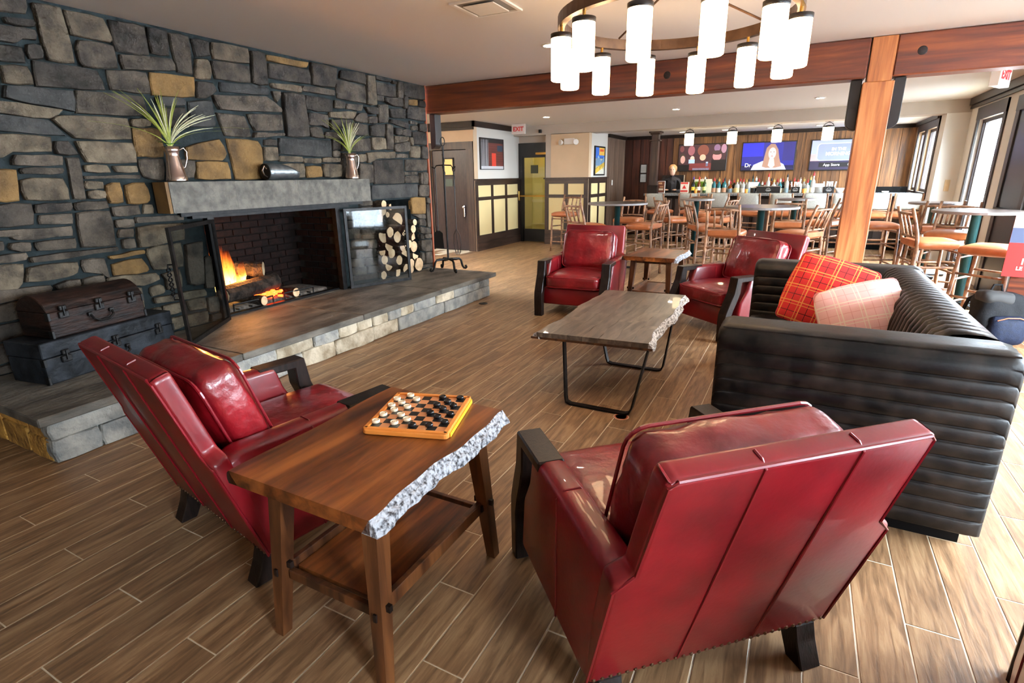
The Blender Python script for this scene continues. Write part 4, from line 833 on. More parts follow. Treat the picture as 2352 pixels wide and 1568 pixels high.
for lst, m_, lb in ((WH, 'checker_cream', 'cream checkers piece, %s row from the near edge, %s column from left'), (BL, 'checker_black', 'black checkers piece, %s row from the near edge, %s column from left')):
    mm = ck.copy(); mm.materials.append(MAT[m_])
    for p in lst: tag(put('checkers_piece', mm, None, None, (p[0], p[1], .6603), (0, 0, p[0]*50)), lb % (ORD[cell(p)[1]], ORD[cell(p)[0]]), 'game piece', 'cream checkers' if m_ == 'checker_cream' else 'black checkers')

# ================================================================== FIREPLACE THINGS
def screen_door(hinge, free, label, hdl):
    h, f = Vector(hinge), Vector(free); e = f-h; ln = e.length; t = empty('fireplace_door', (h.x, h.y, .303), math.atan2(e.y, e.x), label, 'fireplace door', 'glass fireplace doors')
    H = .885
    obj('frame', join(box(0, .03, -.011, .011, 0, H), box(ln-.03, ln, -.011, .011, 0, H), box(.03, ln-.03, -.011, .011, 0, .03), box(.03, ln-.03, -.011, .011, H-.03, H)), 'iron', t)
    obj('glass', box(.03, ln-.03, -.003, .003, .03, H-.03), 'screen_glass', t)
    pts = []; n_ = 26
    tw = []
    for s in (0, PI):
        tw.append(tube([(0+.012*math.cos(i*.75+s), .05+.012*math.sin(i*.75+s), .38+.22*i/n_) for i in range(n_+1)], .005, 6))
    yo = hdl
    V = join(tube([(0, 0, .36), (0, .05, .36), (0, .05, .38)], .006, 6), tube([(0, 0, .62), (0, .05, .62), (0, .05, .60)], .006, 6), *tw)
    obj('handle', xf(V, T(ln-.015, 0, 0) @ (Matrix.Identity(4) if yo > 0 else RZ(PI))), 'iron_dark', t)
    return t
screen_door((-4.455, 2.955, 0), (-3.985, 2.285, 0), 'open glass fireplace door with iron frame swung out toward the trunks', -1)
screen_door((-4.455, 4.475, 0), (-4.165, 5.205, 0), 'open glass fireplace door folded back in front of the firewood niche', 1)

def log_shape(r, ln, kind, seed):
    """log lying along x from 0 (sawn end) to -ln; kind 0 round, 1 half, 2 wedge"""
    rn = random.Random(seed); n = 14; ring = []
    for j in range(n):
        a = 2*PI*j/n; q = r*(1+rn.uniform(-.07, .07)); y_, z_ = q*math.cos(a), q*math.sin(a)
        if kind == 1: z_ = max(z_, -.12*r)
        if kind == 2: z_ = max(z_, -.25*r); y_ = min(y_, .15*r+z_*.25) if z_ > 0 else min(y_, .15*r)
        ring.append((y_, z_))
    rot = rn.uniform(0, 2*PI) if kind == 0 else rn.choice([0, PI, .4, -.5, PI-.4, PI/2])
    ring = [(a*math.cos(rot)-b*math.sin(rot), a*math.sin(rot)+b*math.cos(rot)) for a, b in ring]
    V, F = [], []
    for xx in (0, -ln*.33, -ln*.66, -ln):
        for a, b in ring: k = 1+rn.uniform(-.03, .03); V.append((xx, a*k, b*k))
    for i in range(3):
        for j in range(n): F.append([i*n+j, (i+1)*n+j, (i+1)*n+(j+1) % n, i*n+(j+1) % n])
    F.append([3*n+j for j in range(n)][::-1])
    return (V, F), ring
LOGS = [(5.145, 1.205, .040, 0), (5.165, 1.125, .052, 0), (5.262, 1.165, .034, 1), (5.238, 1.075, .030, 0), (5.13, 1.015, .075, 2), (5.385, .99, .085, 1), (5.11, .845, .085, 2), (5.53, .86, .062, 2), (5.39, .79, .062, 0),
        (5.205, .705, .062, 1), (5.47, .665, .062, 1), (5.24, .605, .056, 0), (5.485, .555, .055, 1), (5.765, .945, .036, 0), (5.735, .86, .046, 0), (5.68, .755, .056, 2), (5.70, .635, .064, 0), (5.71, .525, .055, 1),
        (5.19, .458, .058, 1), (5.30, .372, .062, 2), (5.478, .372, .060, 1), (5.085, .355, .045, 0), (5.74, .395, .075, 0), (5.345, .505, .052, 0), (5.085, .545, .050, 0), (5.08, .65, .050, 1), (5.60, .43, .050, 0), (5.59, .68, .045, 0), (5.27, .86, .055, 0), (5.60, .35, .045, 0)]
def log_label(i):
    y_, z_, r_, k_ = LOGS[i]; lay = sorted(LOGS, key=lambda q: -q[1])
    rows = [lay[a:a+6] for a in range(0, 30, 6)]; ri = [j for j, r in enumerate(rows) if LOGS[i] in r][0]
    ci = sorted(rows[ri]).index(LOGS[i])
    return '%s firewood log in the niche, %s layer, %s from the left' % (['round', 'half-round', 'wedge-split'][k_], ['top', 'second', 'middle', 'fourth', 'bottom'][ri], ['first', 'second', 'third', 'fourth', 'fifth', 'sixth'][ci])
for i, (y_, z_, r_, k_) in enumerate(LOGS):
    (V, F), ring = log_shape(r_*1.13, .46, k_, i+31); x_ = -4.47+random.Random(i).uniform(-.03, .03)
    o = tag(obj('firewood_log', (V, F), 'log_bark', None, (x_, y_, z_), smooth=False), log_label(i), 'log', 'firewood in the niche')
    n = len(ring); obj('sawn_end', ([(.001, a, b) for a, b in ring], [list(range(n))]), 'log_end', o)
def fire_log(p0, p1, r, end, label):
    a, b = Vector(p0), Vector(p1); k = 9; rn = random.Random(int(r*1e4)); path = [a.lerp(b, i/k) for i in range(k+1)]
    V, F = tube([p+Vector((0, 0, rn.uniform(-.006, .006))) for p in path], [r*rn.uniform(.93, 1.06) for _ in path], 12)
    o = tag(obj('burning_log', (V, F), 'log_char', None, smooth=False), label, 'log', 'logs in the fire')
    d = (a-b).normalized(); q = d.to_track_quat('Z', 'Y').to_matrix().to_4x4()
    obj('sawn_end', xf(lathe([(r*.94, .0), (r*.9, .004), (0, .004)], 14), Matrix.Translation(a) @ q), end, o)
fire_log((-4.72, 3.10, .47), (-4.80, 3.75, .50), .085, 'log_char_end', 'thick charred log lying across the fire')
fire_log((-4.78, 3.62, .64), (-5.05, 3.36, .66), .075, 'log_char_end', 'short split log on top of the fire with pale cut end')
fire_log((-4.60, 3.44, .362), (-5.05, 3.32, .36), .05, 'log_end', 'small log under the fire with round pale end at the left grate bar')
fire_log((-4.62, 3.85, .365), (-5.05, 3.80, .36), .05, 'log_end', 'small log under the fire with round pale end at the right grate bar')
gr = empty('fire_grate', (0, 0, 0), 0, 'black iron fire grate with two low front bars', 'grate')
for a, b in ((3.12, 3.56), (3.70, 4.08)):
    obj('front_bar', tube([(-4.62, a, .322), (-4.62, a, .385), (-4.62, b, .385), (-4.62, b, .322)], .009, 6), 'iron_dark', gr)
    for k in range(3): obj('cross_bar', tube([(-4.62, a+.06+.14*k, .33), (-5.1, a+.06+.14*k, .33)], .008, 6), 'iron_dark', gr)
em = []
re_ = random.Random(2)
for i in range(70):
    s = re_.uniform(.012, .028); em.append(xf(cushion(s*2, s*1.6, s*1.2, s*.4, 0, 1), T(-4.70-re_.uniform(0, .28), 3.50+re_.uniform(0, .30), .345+re_.uniform(0, .07)) @ RZ(re_.uniform(0, 3))))
tag(obj('embers', join(*em), 'ember'), 'glowing red embers between the burning logs', 'embers', kind='stuff')
fl = empty('fire', (0, 0, 0), 0, 'orange flames rising from the logs at the left of the firebox', 'fire')
rf = random.Random(12)
for i in range(20):
    u0 = i/19; y_ = 3.06+.44*u0+rf.uniform(-.03, .03); h = (.80-.55*u0)*rf.uniform(.6, 1.1); r_ = rf.uniform(.030, .058)*(1.2-.4*u0); ph = rf.uniform(0, 6); n_ = 14
    us = [j/n_ for j in range(n_+1)]
    path = [(.03*math.sin(ph+u*5)*u, .04*math.sin(ph*2+u*6)*u+.06*u*u, h*u) for u in us]
    rad = [max(.0015, r_*(1-u)**.75*(1+.35*math.sin(ph+u*9))*(.55+.45*min(1, u*5))) for u in us]
    obj('flame', tube(path, rad, 10), 'flame', fl, (-4.82-rf.uniform(0, .22), y_, .52+rf.uniform(-.05, .04)), smooth=True)
ld = bpy.data.lights.new('firelight', 'POINT'); ld.color = (1, .36, .08); ld.energy = 26; ld.shadow_soft_size = .09
lo = bpy.data.objects.new('firelight', ld); COL.objects.link(lo); lo.location = (-4.80, 3.36, .62); lo.parent = fl

# ---- fire tools
ft_ = empty('fire_tool_stand', (-4.10, 5.93, .3005), .2, 'tall black iron fire tool stand with scrolled feet on the hearth', 'tool stand')
for a in range(4):
    an = PI/4+a*PI/2; c, s = math.cos(an), math.sin(an)
    pr = [(.06, .16), (.16, .155), (.185, .13), (.205, .05), (.225, .022), (.25, .018), (.262, .03), (.255, .05), (.24, .046)]
    obj('foot', tube([(r*c, r*s, z) for r, z in pr], .015, 6), 'iron', ft_)
obj('base_plate', join(box(-.13, .13, -.02, .02, .15, .163), box(-.02, .02, -.13, .13, .15, .163)), 'iron', ft_)
obj('shaft', join(tube([(0, 0, .155), (0, 0, 1.58)], .013, 8), tube([(.014*math.sin(i*.8), .014*math.cos(i*.8), 1.22+.02*i) for i in range(14)], .006, 6)), 'iron', ft_)
obj('ring_handle', tube([(.028*math.sin(i*PI/6), 0, 1.63+.05*math.cos(i*PI/6)) for i in range(12)], .006, 6, True), 'iron', ft_)
obj('hook_bar', tube([(-.16, 0, 1.33), (-.13, 0, 1.31), (-.10, 0, 1.345), (0, 0, 1.35), (.10, 0, 1.345), (.13, 0, 1.30), (.16, 0, 1.33)], .008, 6), 'iron', ft_)
sh = empty('fire_shovel', (-4.10-.12, 5.93-.02, .3005), .2, 'black iron fire shovel hanging from the tool stand', 'shovel')
obj('shaft', tube([(0, 0, .52), (0, 0, 1.32)], .007, 6), 'iron', sh)
obj('blade', prism([(-.07, .30), (.07, .30), (.06, .50), (.02, .53), (-.02, .53), (-.06, .50)], -.004, .004, 'y'), 'iron_dark', sh)
tg = empty('fire_tongs', (-4.10+.13, 5.93+.03, .3005), .2, 'black iron log tongs hanging from the tool stand', 'tongs')
obj('shaft', join(tube([(0, 0, .55), (0, 0, 1.27)], .007, 6), tube([(.011*math.sin(i*.9), .011*math.cos(i*.9), 1.05+.018*i) for i in range(11)], .004, 6), tube([(.02*math.sin(i*PI/5), 0, 1.30+.03*math.cos(i*PI/5)) for i in range(10)], .005, 6, True)), 'iron', tg)
for s in (-1, 0, 1): obj('prong', tube([(0, 0, .56), (s*.04, .01, .48), (s*.05, .02, .36), (s*.035, .03, .26), (s*.02, .02, .22)], .005, 6), 'iron', tg)

# ---- trunks
def trunk(name, w_, d_, h, loc, rz, m, label, dome=0.):
    t = empty(name, loc, rz, label, 'trunk'); hb = h*.62
    obj('body', box(0, w_, -d_, 0, 0, hb, .008, 2), m, t)
    prof = [(-d_, hb+.004)]+[(-d_+d_*i/10, hb+.004+(h-hb-.004)*(1-dome)+(h-hb)*dome*math.sin(PI*i/10)**.6) for i in range(11)]+[(0, hb+.004)]
    obj('lid', prism([(a, b) for a, b in prof], -.003, w_+.003, 'x', .005), m, t)
    hd = obj('handle', tube([(w_/2-.07, .012, hb*.62), (w_/2-.065, .03, hb*.48), (w_/2-.03, .034, hb*.34), (w_/2+.03, .034, hb*.34), (w_/2+.065, .03, hb*.48), (w_/2+.07, .012, hb*.62)], .008, 8), 'iron', t)
    obj('mount', join(box(w_/2-.085, w_/2-.055, .001, .016, hb*.58, hb*.72, .003), box(w_/2+.055, w_/2+.085, .001, .016, hb*.58, hb*.72, .003)), 'iron', hd)
    for q in (.14, .5, .86):
        obj('latch', join(box(w_*q-.03, w_*q+.03, .001, .014, hb-.045, hb-.003, .004), box(w_*q-.022, w_*q+.022, .001, .016, hb+.005, hb+.035, .004), tube([(w_*q, .018, hb-.03), (w_*q, .018, hb+.03)], .006, 6)), 'iron', t)
    for a in (0, w_):
        obj('corner', join(box(a-.012 if a else -.004, a+.004 if a else .012, -.03, .005, 0, .05, .002), box(a-.012 if a else -.004, a+.004 if a else .012, -.03, .005, hb-.05, hb, .002)), 'iron_dark', t)
    return t
# local x runs along the front face, local -y goes back towards the wall
trunk('storage_trunk', .90, .33, .265, (-4.153, 2.287, .301), math.radians(-80), 'trunk_black', 'large worn black leather trunk lying on the hearth under the smaller one')
trunk('storage_trunk', .62, .29, .265, (-4.15, 2.114, .567), math.radians(-81), 'trunk_brown', 'dark brown domed trunk with handle stacked on the larger trunk', 1.)
# ---- things on the mantel
def pitcher(loc, rz, label, sc=1.):
    t = empty('pitcher', loc, rz, label, 'pitcher', 'pewter pitchers on the mantel'); t.scale = (sc,)*3
    obj('body', lathe([(.0, .006), (.075, .0), (.078, .01), (.074, .02), (.075, .03), (.070, .04), (.058, .12), (.046, .19), (.045, .20), (.050, .225), (.064, .262), (.062, .262), (.044, .21), (.04, .1), (0, .03)], 28), 'pewter', t, smooth=True)
    obj('handle', tube([(.052, 0, .235), (.085, 0, .255), (.105, 0, .225), (.098, 0, .17), (.075, 0, .11), (.062, 0, .10)], .006, 6), 'pewter', t, smooth=True)
    return t
mat('leaf_green', L(70, 126, 30), L(110, 166, 50), 20, .5); mat('blade_olive', L(120, 128, 40), L(160, 164, 70), 20, .5); mat('spike_cream', L(210, 204, 160), L(232, 228, 196), 60, .8)
def grasses(loc, label, seed, lean, sc):
    t = empty('grass_bouquet', loc, 0, label, 'plant', 'grass bouquets on the mantel'); r_ = random.Random(seed)
    for i in range(40):
        spike = i < 20; ay = (r_.gauss(lean*2.4, .3) if i % 2 else r_.gauss(-.1, .3)) if spike else r_.gauss(lean*.8, .8); ax = r_.uniform(-.1, .45); h = r_.uniform(.22, .33)*sc*(1.0 if spike else 1.12); n_ = 7
        if not spike and i > 35: ay = -.75; h = .40*sc
        path = [(ax*h*u*u*.8+.01*ax, (ay*h*u*(.30+.8*u)), h*(u-.30*abs(ay)*u*u*(1 if abs(ay) > .5 else .5))) for u in [j/n_ for j in range(n_+1)]]
        if spike: obj('grass_spike', tube(path, [.0012, .0012, .0016, .003, .0034, .0034, .003, .001], 5), 'spike_cream', t)
        else:
            V, F = [], []
            for j, p in enumerate(path):
                w_ = .006*(1-(j/n_)**3)+.0006; V += [(p[0], p[1]-w_, p[2]), (p[0]+.003, p[1], p[2]+.001), (p[0], p[1]+w_, p[2])]
            for j in range(n_):
                for q in (0, 1): F.append([j*3+q, j*3+q+1, j*3+q+4, j*3+q+3])
            obj('grass_blade', (V, F), 'blade_olive', t)
    for i in range(16):
        a = r_.uniform(0, 6.3); ln = r_.uniform(.06, .13); V, F = [], []
        for j in range(5):
            u = j/4; w_ = .012*math.sin(PI*(.15+.85*u)); c = (ln*u*math.cos(a)*.6, ln*u*math.sin(a), ln*(.7*u-.5*u*u)+.02)
            V += [(c[0]-w_*math.sin(a), c[1]+w_*math.cos(a), c[2]), (c[0]+w_*math.sin(a), c[1]-w_*math.cos(a), c[2])]
        for j in range(4): F.append([j*2, j*2+1, j*2+3, j*2+2])
        obj('leaf', (V, F), 'leaf_green', t)
pitcher((-4.415, 2.69, 1.4995), math.radians(75), 'pewter pitcher with grasses at the left end of the mantel')
grasses((-4.415, 2.685, 1.75), 'green grass bouquet bending right in the left pitcher', 3, .35, 1.15)
pitcher((-4.415, 4.625, 1.4995), math.radians(75), 'pewter pitcher with grasses at the right end of the mantel')
grasses((-4.415, 4.62, 1.75), 'green grass bouquet spreading upright in the right pitcher', 8, .0, 1.05)
sc_ = empty('metal_scoop', (-4.415, 3.50, 1.5), 0, 'galvanized metal scoop lying on the mantel between the pitchers', 'scoop')
V, F = [], []; n_ = 16
for i in range(9):
    u = i/8; r_ = .072; half = PI*(1.0 if u < .35 else 1.0-.52*(u-.35)/.65)
    for j in range(n_+1):
        a = -PI/2+half*(2*j/n_-1); V.append((r_*math.cos(a), .02+.33*u, .074+r_*math.sin(a)))
for i in range(8):
    for j in range(n_): F.append([i*(n_+1)+j, i*(n_+1)+j+1, (i+1)*(n_+1)+j+1, (i+1)*(n_+1)+j])
bo = obj('bowl', (V, F), 'galvanized', sc_, smooth=True); md = bo.modifiers.new('thick', 'SOLIDIFY'); md.thickness = .002
obj('end_cap', xf(lathe([(.072, 0), (.072, .004), (0, .004)], 20), T(0, .016, .074) @ RX(PI/2)), 'iron', sc_)
obj('handle', tube([(.03, .012, .03), (.03, -.02, .05), (.03, -.035, .085), (.03, -.01, .125), (.03, .014, .10)], .007, 6), 'pewter', sc_)

# ---- chandelier
CC = Vector((-.78, 3.51, 0)); RC = .648; ZB = 2.03
chd = empty('chandelier', (CC.x, CC.y, ZB), 0, 'round bronze ring chandelier with twelve glowing glass cylinders', 'chandelier')
def ringband(r0, r1, z0, z1, n=72):
    V, F = [], []
    for j in range(n):
        c, s = math.cos(2*PI*j/n), math.sin(2*PI*j/n)
        V += [(r0*c, r0*s, z0), (r1*c, r1*s, z0), (r1*c, r1*s, z1), (r0*c, r0*s, z1)]
    for j in range(n):
        a, b = j*4, ((j+1) % n)*4
        for q in range(4): F.append([a+q, b+q, b+(q+1) % 4, a+(q+1) % 4][::-1])
    return V, F
obj('ring', ringband(RC-.02, RC+.02, .285, .345), 'bronze', chd)
obj('canopy', lathe([(.10, .575), (.10, .605), (.02, .606)], 28), 'bronze', chd)
obj('stem', tube([(0, 0, .50), (0, 0, .60)], .012, 8), 'bronze', chd); obj('hub', lathe([(0, .46), (.03, .47), (.035, .50), (0, .52)], 16), 'bronze', chd)
for a in range(4):
    an = math.radians(47+90*a); obj('rod', tube([((RC-.02)*math.cos(an), (RC-.02)*math.sin(an), .35), (.02*math.cos(an), .02*math.sin(an), .50)], .007, 6), 'bronze', chd)
gl = mesh('lamp_shade', *lathe([(.0, .004), (.05, 0), (.058, .006), (.059, .02), (.059, .228)], 24), True); gl.materials.append(MAT['shade_glow'])
cpm = mesh('cap', *lathe([(.061, .224), (.062, .227), (.062, .248), (.05, .251), (0, .251)], 24), True); cpm.materials.append(MAT['bracket_black'])
stm = mesh('stem', *tube([(0, 0, .245), (0, 0, .29)], .009, 8)); stm.materials.append(MAT['brass'])
for k in range(12):
    an = math.radians(-2+30*k); s = put('lamp_shade', gl, None, chd, (RC*math.cos(an), RC*math.sin(an), 0))
    put('cap', cpm, None, s); put('stem', stm, None, s)
# ---- ceiling fittings
vt = empty('ceiling_vent', (-2.13, 3.70, ZC-.001), .02, 'square white air vent in the lounge ceiling', 'vent')
obj('frame', join(box(-.19, .19, -.19, -.165, -.012, 0), box(-.19, .19, .165, .19, -.012, 0), box(-.19, -.165, -.165, .165, -.012, 0), box(.165, .19, -.165, .165, -.012, 0)), 'white_plastic', vt)
obj('diffuser', box(-.12, .12, -.12, .12, -.022, -.014, .004), 'white_plastic', vt); obj('backing', box(-.165, .165, -.165, .165, -.003, -.001), flat(150, 146, 140), vt)
def can(loc, lb):
    t = empty('recessed_light', loc, 0, lb, 'light', 'recessed ceiling lights')
    obj('trim_ring', lathe([(.075, -.001), (.078, -.008), (.055, -.010), (.052, -.002)], 24), 'white_plastic', t); obj('lens', lathe([(.052, -.003), (0, -.004)], 24), 'can_glow', t)
can((-2.227, 5.0, ZC), 'recessed ceiling light in the lounge just left of the chandelier')
can((-4.468, 9.91, ZF), 'recessed ceiling light near the exit sign')
can((-2.123, 10.09, ZF), 'recessed ceiling light above the pub tables, left of the post')
can((.03, 9.9, ZF), 'recessed ceiling light beside the post bracket')
can((-4.4, 7.4, ZF), 'added unseen ceiling light behind the beam near the stone wall')  # unseen, added with the next one to brighten the bar room
can((-2.1, 7.4, ZF), 'added unseen ceiling light behind the beam left of the chandelier')
for x_, q in ((-2.6, 'leftmost'), (-1.7, 'second from left'), (-.8, 'third from left'), (.1, 'rightmost')): can((x_, 13.2, 2.40), q+' of the small recessed lights over the bar')

# ================================================================== BAR ROOM
def wob(p0, p1, n, amp, seed):
    r_ = random.Random(seed); a, b = Vector(p0), Vector(p1)
    return [a.lerp(b, i/n)+Vector((r_.uniform(-amp, amp), r_.uniform(-amp, amp), 0))*(1 if 0 < i < n else 0) for i in range(n+1)]
def make_stool(padded):
    t = empty('bar_stool')
    obj('seat', cushion(.45, .42, .085, .035, .018, 7), 'leather_orange', t, (0, .0, .742), smooth=True)
    for s in (-1, 1):
        obj('leg', tube(wob((s*.215, .215, 0), (s*.195, .185, .77), 5, .004, 3+s), [.021, .02, .019, .019, .018, .017], 8), 'log_branch', t, smooth=True)
        p = wob((s*.215, -.225, 0), (s*.20, -.20, .72), 5, .004, 9+s)+[Vector((s*.20, -.225, .86)), Vector((s*.198, -.265, 1.0)), Vector((s*.195, -.305, 1.12))]
        obj('back_post', tube(p, [.022, .021, .02, .02, .02, .02, .019, .018, .017], 8), 'log_branch', t, smooth=True)
        for z_, k in ((.27, 1), (.50, 2)): obj('rung', tube(wob((s*.205, -.21, z_), (s*.205, .20, z_+.01), 4, .004, k+s*4), .012, 7), 'log_branch', t, smooth=True)
    for z_ in (.20, .44, .66): obj('rung', tube(wob((-.205, .20, z_), (.205, .20, z_), 4, .004, int(z_*99)), .012, 7), 'log_branch', t, smooth=True)
    for z_ in (.32, .56): obj('rung', tube(wob((-.205, -.21, z_), (.205, -.21, z_), 4, .004, int(z_*77)), .012, 7), 'log_branch', t, smooth=True)
    if padded:
        obj('back_pad', cushion(.36, .055, .27, .02, .012, 6, axis=1), 'fabric_grey', t, (0, -.255, .985), (math.radians(15), 0, 0), smooth=True)
        obj('rail', tube([(-.2, -.22, .83), (0, -.235, .83), (.2, -.22, .83)], .013, 7), 'log_branch', t, smooth=True)
    else:
        obj('rail', tube([(-.195, -.285, 1.05), (-.07, -.315, 1.06), (.07, -.315, 1.06), (.195, -.285, 1.05)], .015, 7), 'log_branch', t, smooth=True)
        obj('rail', tube([(-.2, -.215, .815), (0, -.235, .82), (.2, -.215, .815)], .014, 7), 'log_branch', t, smooth=True)
        obj('back_apron', box(-.18, .18, -.225, -.21, .725, .785, .003), 'leather_orange', t)
        for x_ in (-.1, 0, .1): obj('spindle', tube([(x_, -.233, .82), (x_, -.27, .94), (x_, -.312, 1.058)], [.012, .013, .011], 7), 'log_branch', t, smooth=True)
    return t
spindle_stool, pad_stool = make_stool(False), make_stool(True)
# (x, y, facing in degrees: 0 looks away from the camera along +y, label)
ST = [(-4.30, 10.50, 172, 'log bar stool with spindle back standing alone by the exit door'),
      (-2.92, 8.02, -30, 'log bar stool seen from behind at the left pub table, above the far armchair'),
      (-2.66, 9.40, 178, 'log bar stool behind the left pub table, facing the camera'),
      (-2.13, 8.36, 82, 'log bar stool turned sideways at the right of the left pub table'),
      (-1.95, 9.72, -48, 'log bar stool with tall spindle back left of the small middle pub table'),
      (-1.30, 9.88, 70, 'log bar stool turned left at the right of the small middle pub table'),
      (-1.78, 10.98, 180, 'log bar stool on the bar side of the small middle pub table'),
      (-.86, 7.72, -6, 'log bar stool seen from behind at the large round table by the far armchair'),
      (-1.20, 8.36, -62, 'log bar stool at the left of the large round table near the post'),
      (-.17, 9.28, 2, 'log bar stool seen from behind, standing beyond the large round table'),
      (-.02, 7.80, 62, 'log bar stool facing left at the large round table in front of the post'),
      (.30, 9.72, 62, 'log bar stool half hidden by the left side of the post'),
      (1.28, 7.30, -78, 'log bar stool facing right at the window-side round table, nearest the sofa back'),
      (1.70, 6.86, 58, 'log bar stool facing left above the backpack'),
      (1.62, 8.32, 160, 'log bar stool on the far side of the window-side round table'),
      (1.00, 9.46, -75, 'log bar stool left of the farthest table by the window'),
      (1.58, 9.10, 6, 'log bar stool seen from behind at the farthest table by the window')]
for i, (x_, y_, a, lb) in enumerate(ST):
    o = spindle_stool if i == 0 else copy_tree(spindle_stool)
    o.location = (x_, y_, 0); o.rotation_euler = (0, 0, math.radians(a)); tag(o, lb, 'bar stool', 'log bar stools at the pub tables')
PS = [(-2.66, 11.72, -12, 'grey-backed bar stool at the left end of the bar'), (-2.02, 11.80, -6, 'grey-backed bar stool second from the left end of the bar'),
      (-1.45, 11.82, -8, 'grey-backed bar stool third from the left end of the bar'), (-.90, 11.82, -8, 'grey-backed bar stool fourth from the left end of the bar'),
      (-.34, 11.84, -8, 'grey-backed bar stool fifth from the left end of the bar'), (.19, 11.84, -2, 'grey-backed bar stool just left of the post'),
      (.67, 11.84, -4, 'grey-backed bar stool behind the left edge of the post'), (1.145, 11.82, -3, 'grey-backed bar stool just right of the post'),
      (1.615, 11.95, -2, 'grey-backed bar stool at the right end of the bar by the window wall')]
for i, (x_, y_, a, lb) in enumerate(PS):
    o = pad_stool if i == 0 else copy_tree(pad_stool)
    o.location = (x_, y_, 0); o.rotation_euler = (0, 0, math.radians(a)); tag(o, lb, 'bar stool', 'grey-backed stools along the bar')
def pub_table(x_, y_, r_, z_, label):
    t = empty('pub_table', (x_, y_, 0), 0, label, 'table', 'round pub tables')
    obj('tabletop', lathe([(r_-.03, z_-.034), (r_-.004, z_-.03), (r_-.004, z_), (0, z_)], 40), 'table_dark', t)
    obj('edge_band', lathe([(r_-.003, z_-.03), (r_, z_-.028), (r_, z_-.004), (r_-.003, z_-.001)], 40), 'table_edge', t)
    obj('pole', lathe([(.045, .03), (.045, z_-.04), (.12, z_-.035)], 20), 'teal_steel', t, smooth=True)
    for a in range(4): obj('foot', xf(join(box(.03, .30, -.035, .035, .012, .04, .006), xf(lathe([(.03, 0), (.03, .014), (0, .014)], 10), T(.28, 0, 0))), RZ(a*PI/2+.3)), 'iron_dark', t)
pub_table(-2.66, 8.72, .475, 1.07, 'round dark pub table at left, in front of the wood panelled corner')
pub_table(-1.70, 10.35, .30, 1.07, 'small round pub table on a teal pole in the middle of the bar room')
pub_table(-.49, 8.20, .465, 1.065, 'large round pub table left of the post')
pub_table(-.12, 10.60, .29, 1.07, 'small round pub table behind the large one, left of the post')
pub_table(1.72, 7.80, .41, 1.065, 'round pub table beside the tall window at the right edge')
pub_table(1.66, 9.80, .31, 1.06, 'round pub table in front of the tall window, farther back')
# ---- bar
ZK = 1.088
bar = empty('bar', (0, 0, 0), 0, 'dark panelled bar front below the granite counter', 'bar')
obj('front', box(-3.15, 1.83, 12.78, 12.9, .10, ZK-.05), 'black_wood', bar); obj('kick', box(-3.15, 1.83, 12.84, 12.9, 0, .10), 'plinth_black', bar)
for i in range(9): obj('panel', box(-3.12+i*.55, -3.12+i*.55+.48, 12.762, 12.78, .2, ZK-.12, .004), 'dark_trim', bar)
obj('end_panel', box(-3.15, -3.10, 12.9, 13.4, 0, ZK-.05), 'black_wood', bar)
tag(obj('bar_counter', box(-3.22, 1.845, 12.50, 13.15, ZK-.05, ZK, .006), 'granite'), 'long speckled granite bar counter', 'counter')
bb = empty('back_bar', (0, 0, 0), 0, 'low dark back bar cabinet below the televisions', 'cabinet')
obj('body', box(-3.0, 1.80, 13.62, YW-.002, 0, .98), 'black_wood', bb); obj('worktop', box(-3.02, 1.82, 13.60, YW-.002, .98, 1.01), 'granite', bb)
for i in range(8): obj('door', box(-2.96+i*.6, -2.96+i*.6+.56, 13.60, 13.62, .1, .94, .004), 'dark_trim', bb)
cl = empty('bar_column', (-3.07, 12.72, 0), 0, 'square dark timber column with moulded capital at the left end of the bar', 'column')
obj('shaft', box(-.075, .075, -.075, .075, ZK, 2.35), 'dark_trim', cl); obj('capital', join(box(-.13, .13, -.13, .13, 2.365, 2.399), box(-.10, .10, -.10, .10, 2.335, 2.365), box(-.11, .11, -.11, .11, 2.20, 2.225)), 'dark_trim', cl)
obj('base', box(-.11, .11, -.10, .11, ZK, 1.26), 'black_wood', cl)
# pendants over the bar
for i, (x_, lb) in enumerate(((-2.245, 'leftmost'), (-1.42, 'second from left'), (-.61, 'third from left'), (.24, 'rightmost'))):
    t = empty('pendant_lamp', (x_, 12.13, -.014), 0, lb+' glowing glass pendant lamp over the bar', 'lamp', 'pendant lamps over the bar')
    s = obj('lamp_shade', lathe([(.0, 2.07), (.085, 2.07), (.092, 2.08), (.092, 2.30), (.085, 2.31)], 20), 'pendant_glow', t, smooth=True)
    obj('cap', lathe([(.094, 2.295), (.096, 2.31), (.06, 2.325), (.02, 2.33)], 20), 'iron', t)
    obj('yoke', join(tube([(-.09, 0, 2.30), (-.06, 0, 2.36), (0, 0, 2.385), (.06, 0, 2.36), (.09, 0, 2.30)], .006, 6), tube([(0, 0, 2.375), (0, 0, 2.41)], .008, 6)), 'iron', t)
    obj('canopy', lathe([(.07, 2.39), (.075, 2.413), (0, 2.4135)], 20), 'iron', t)
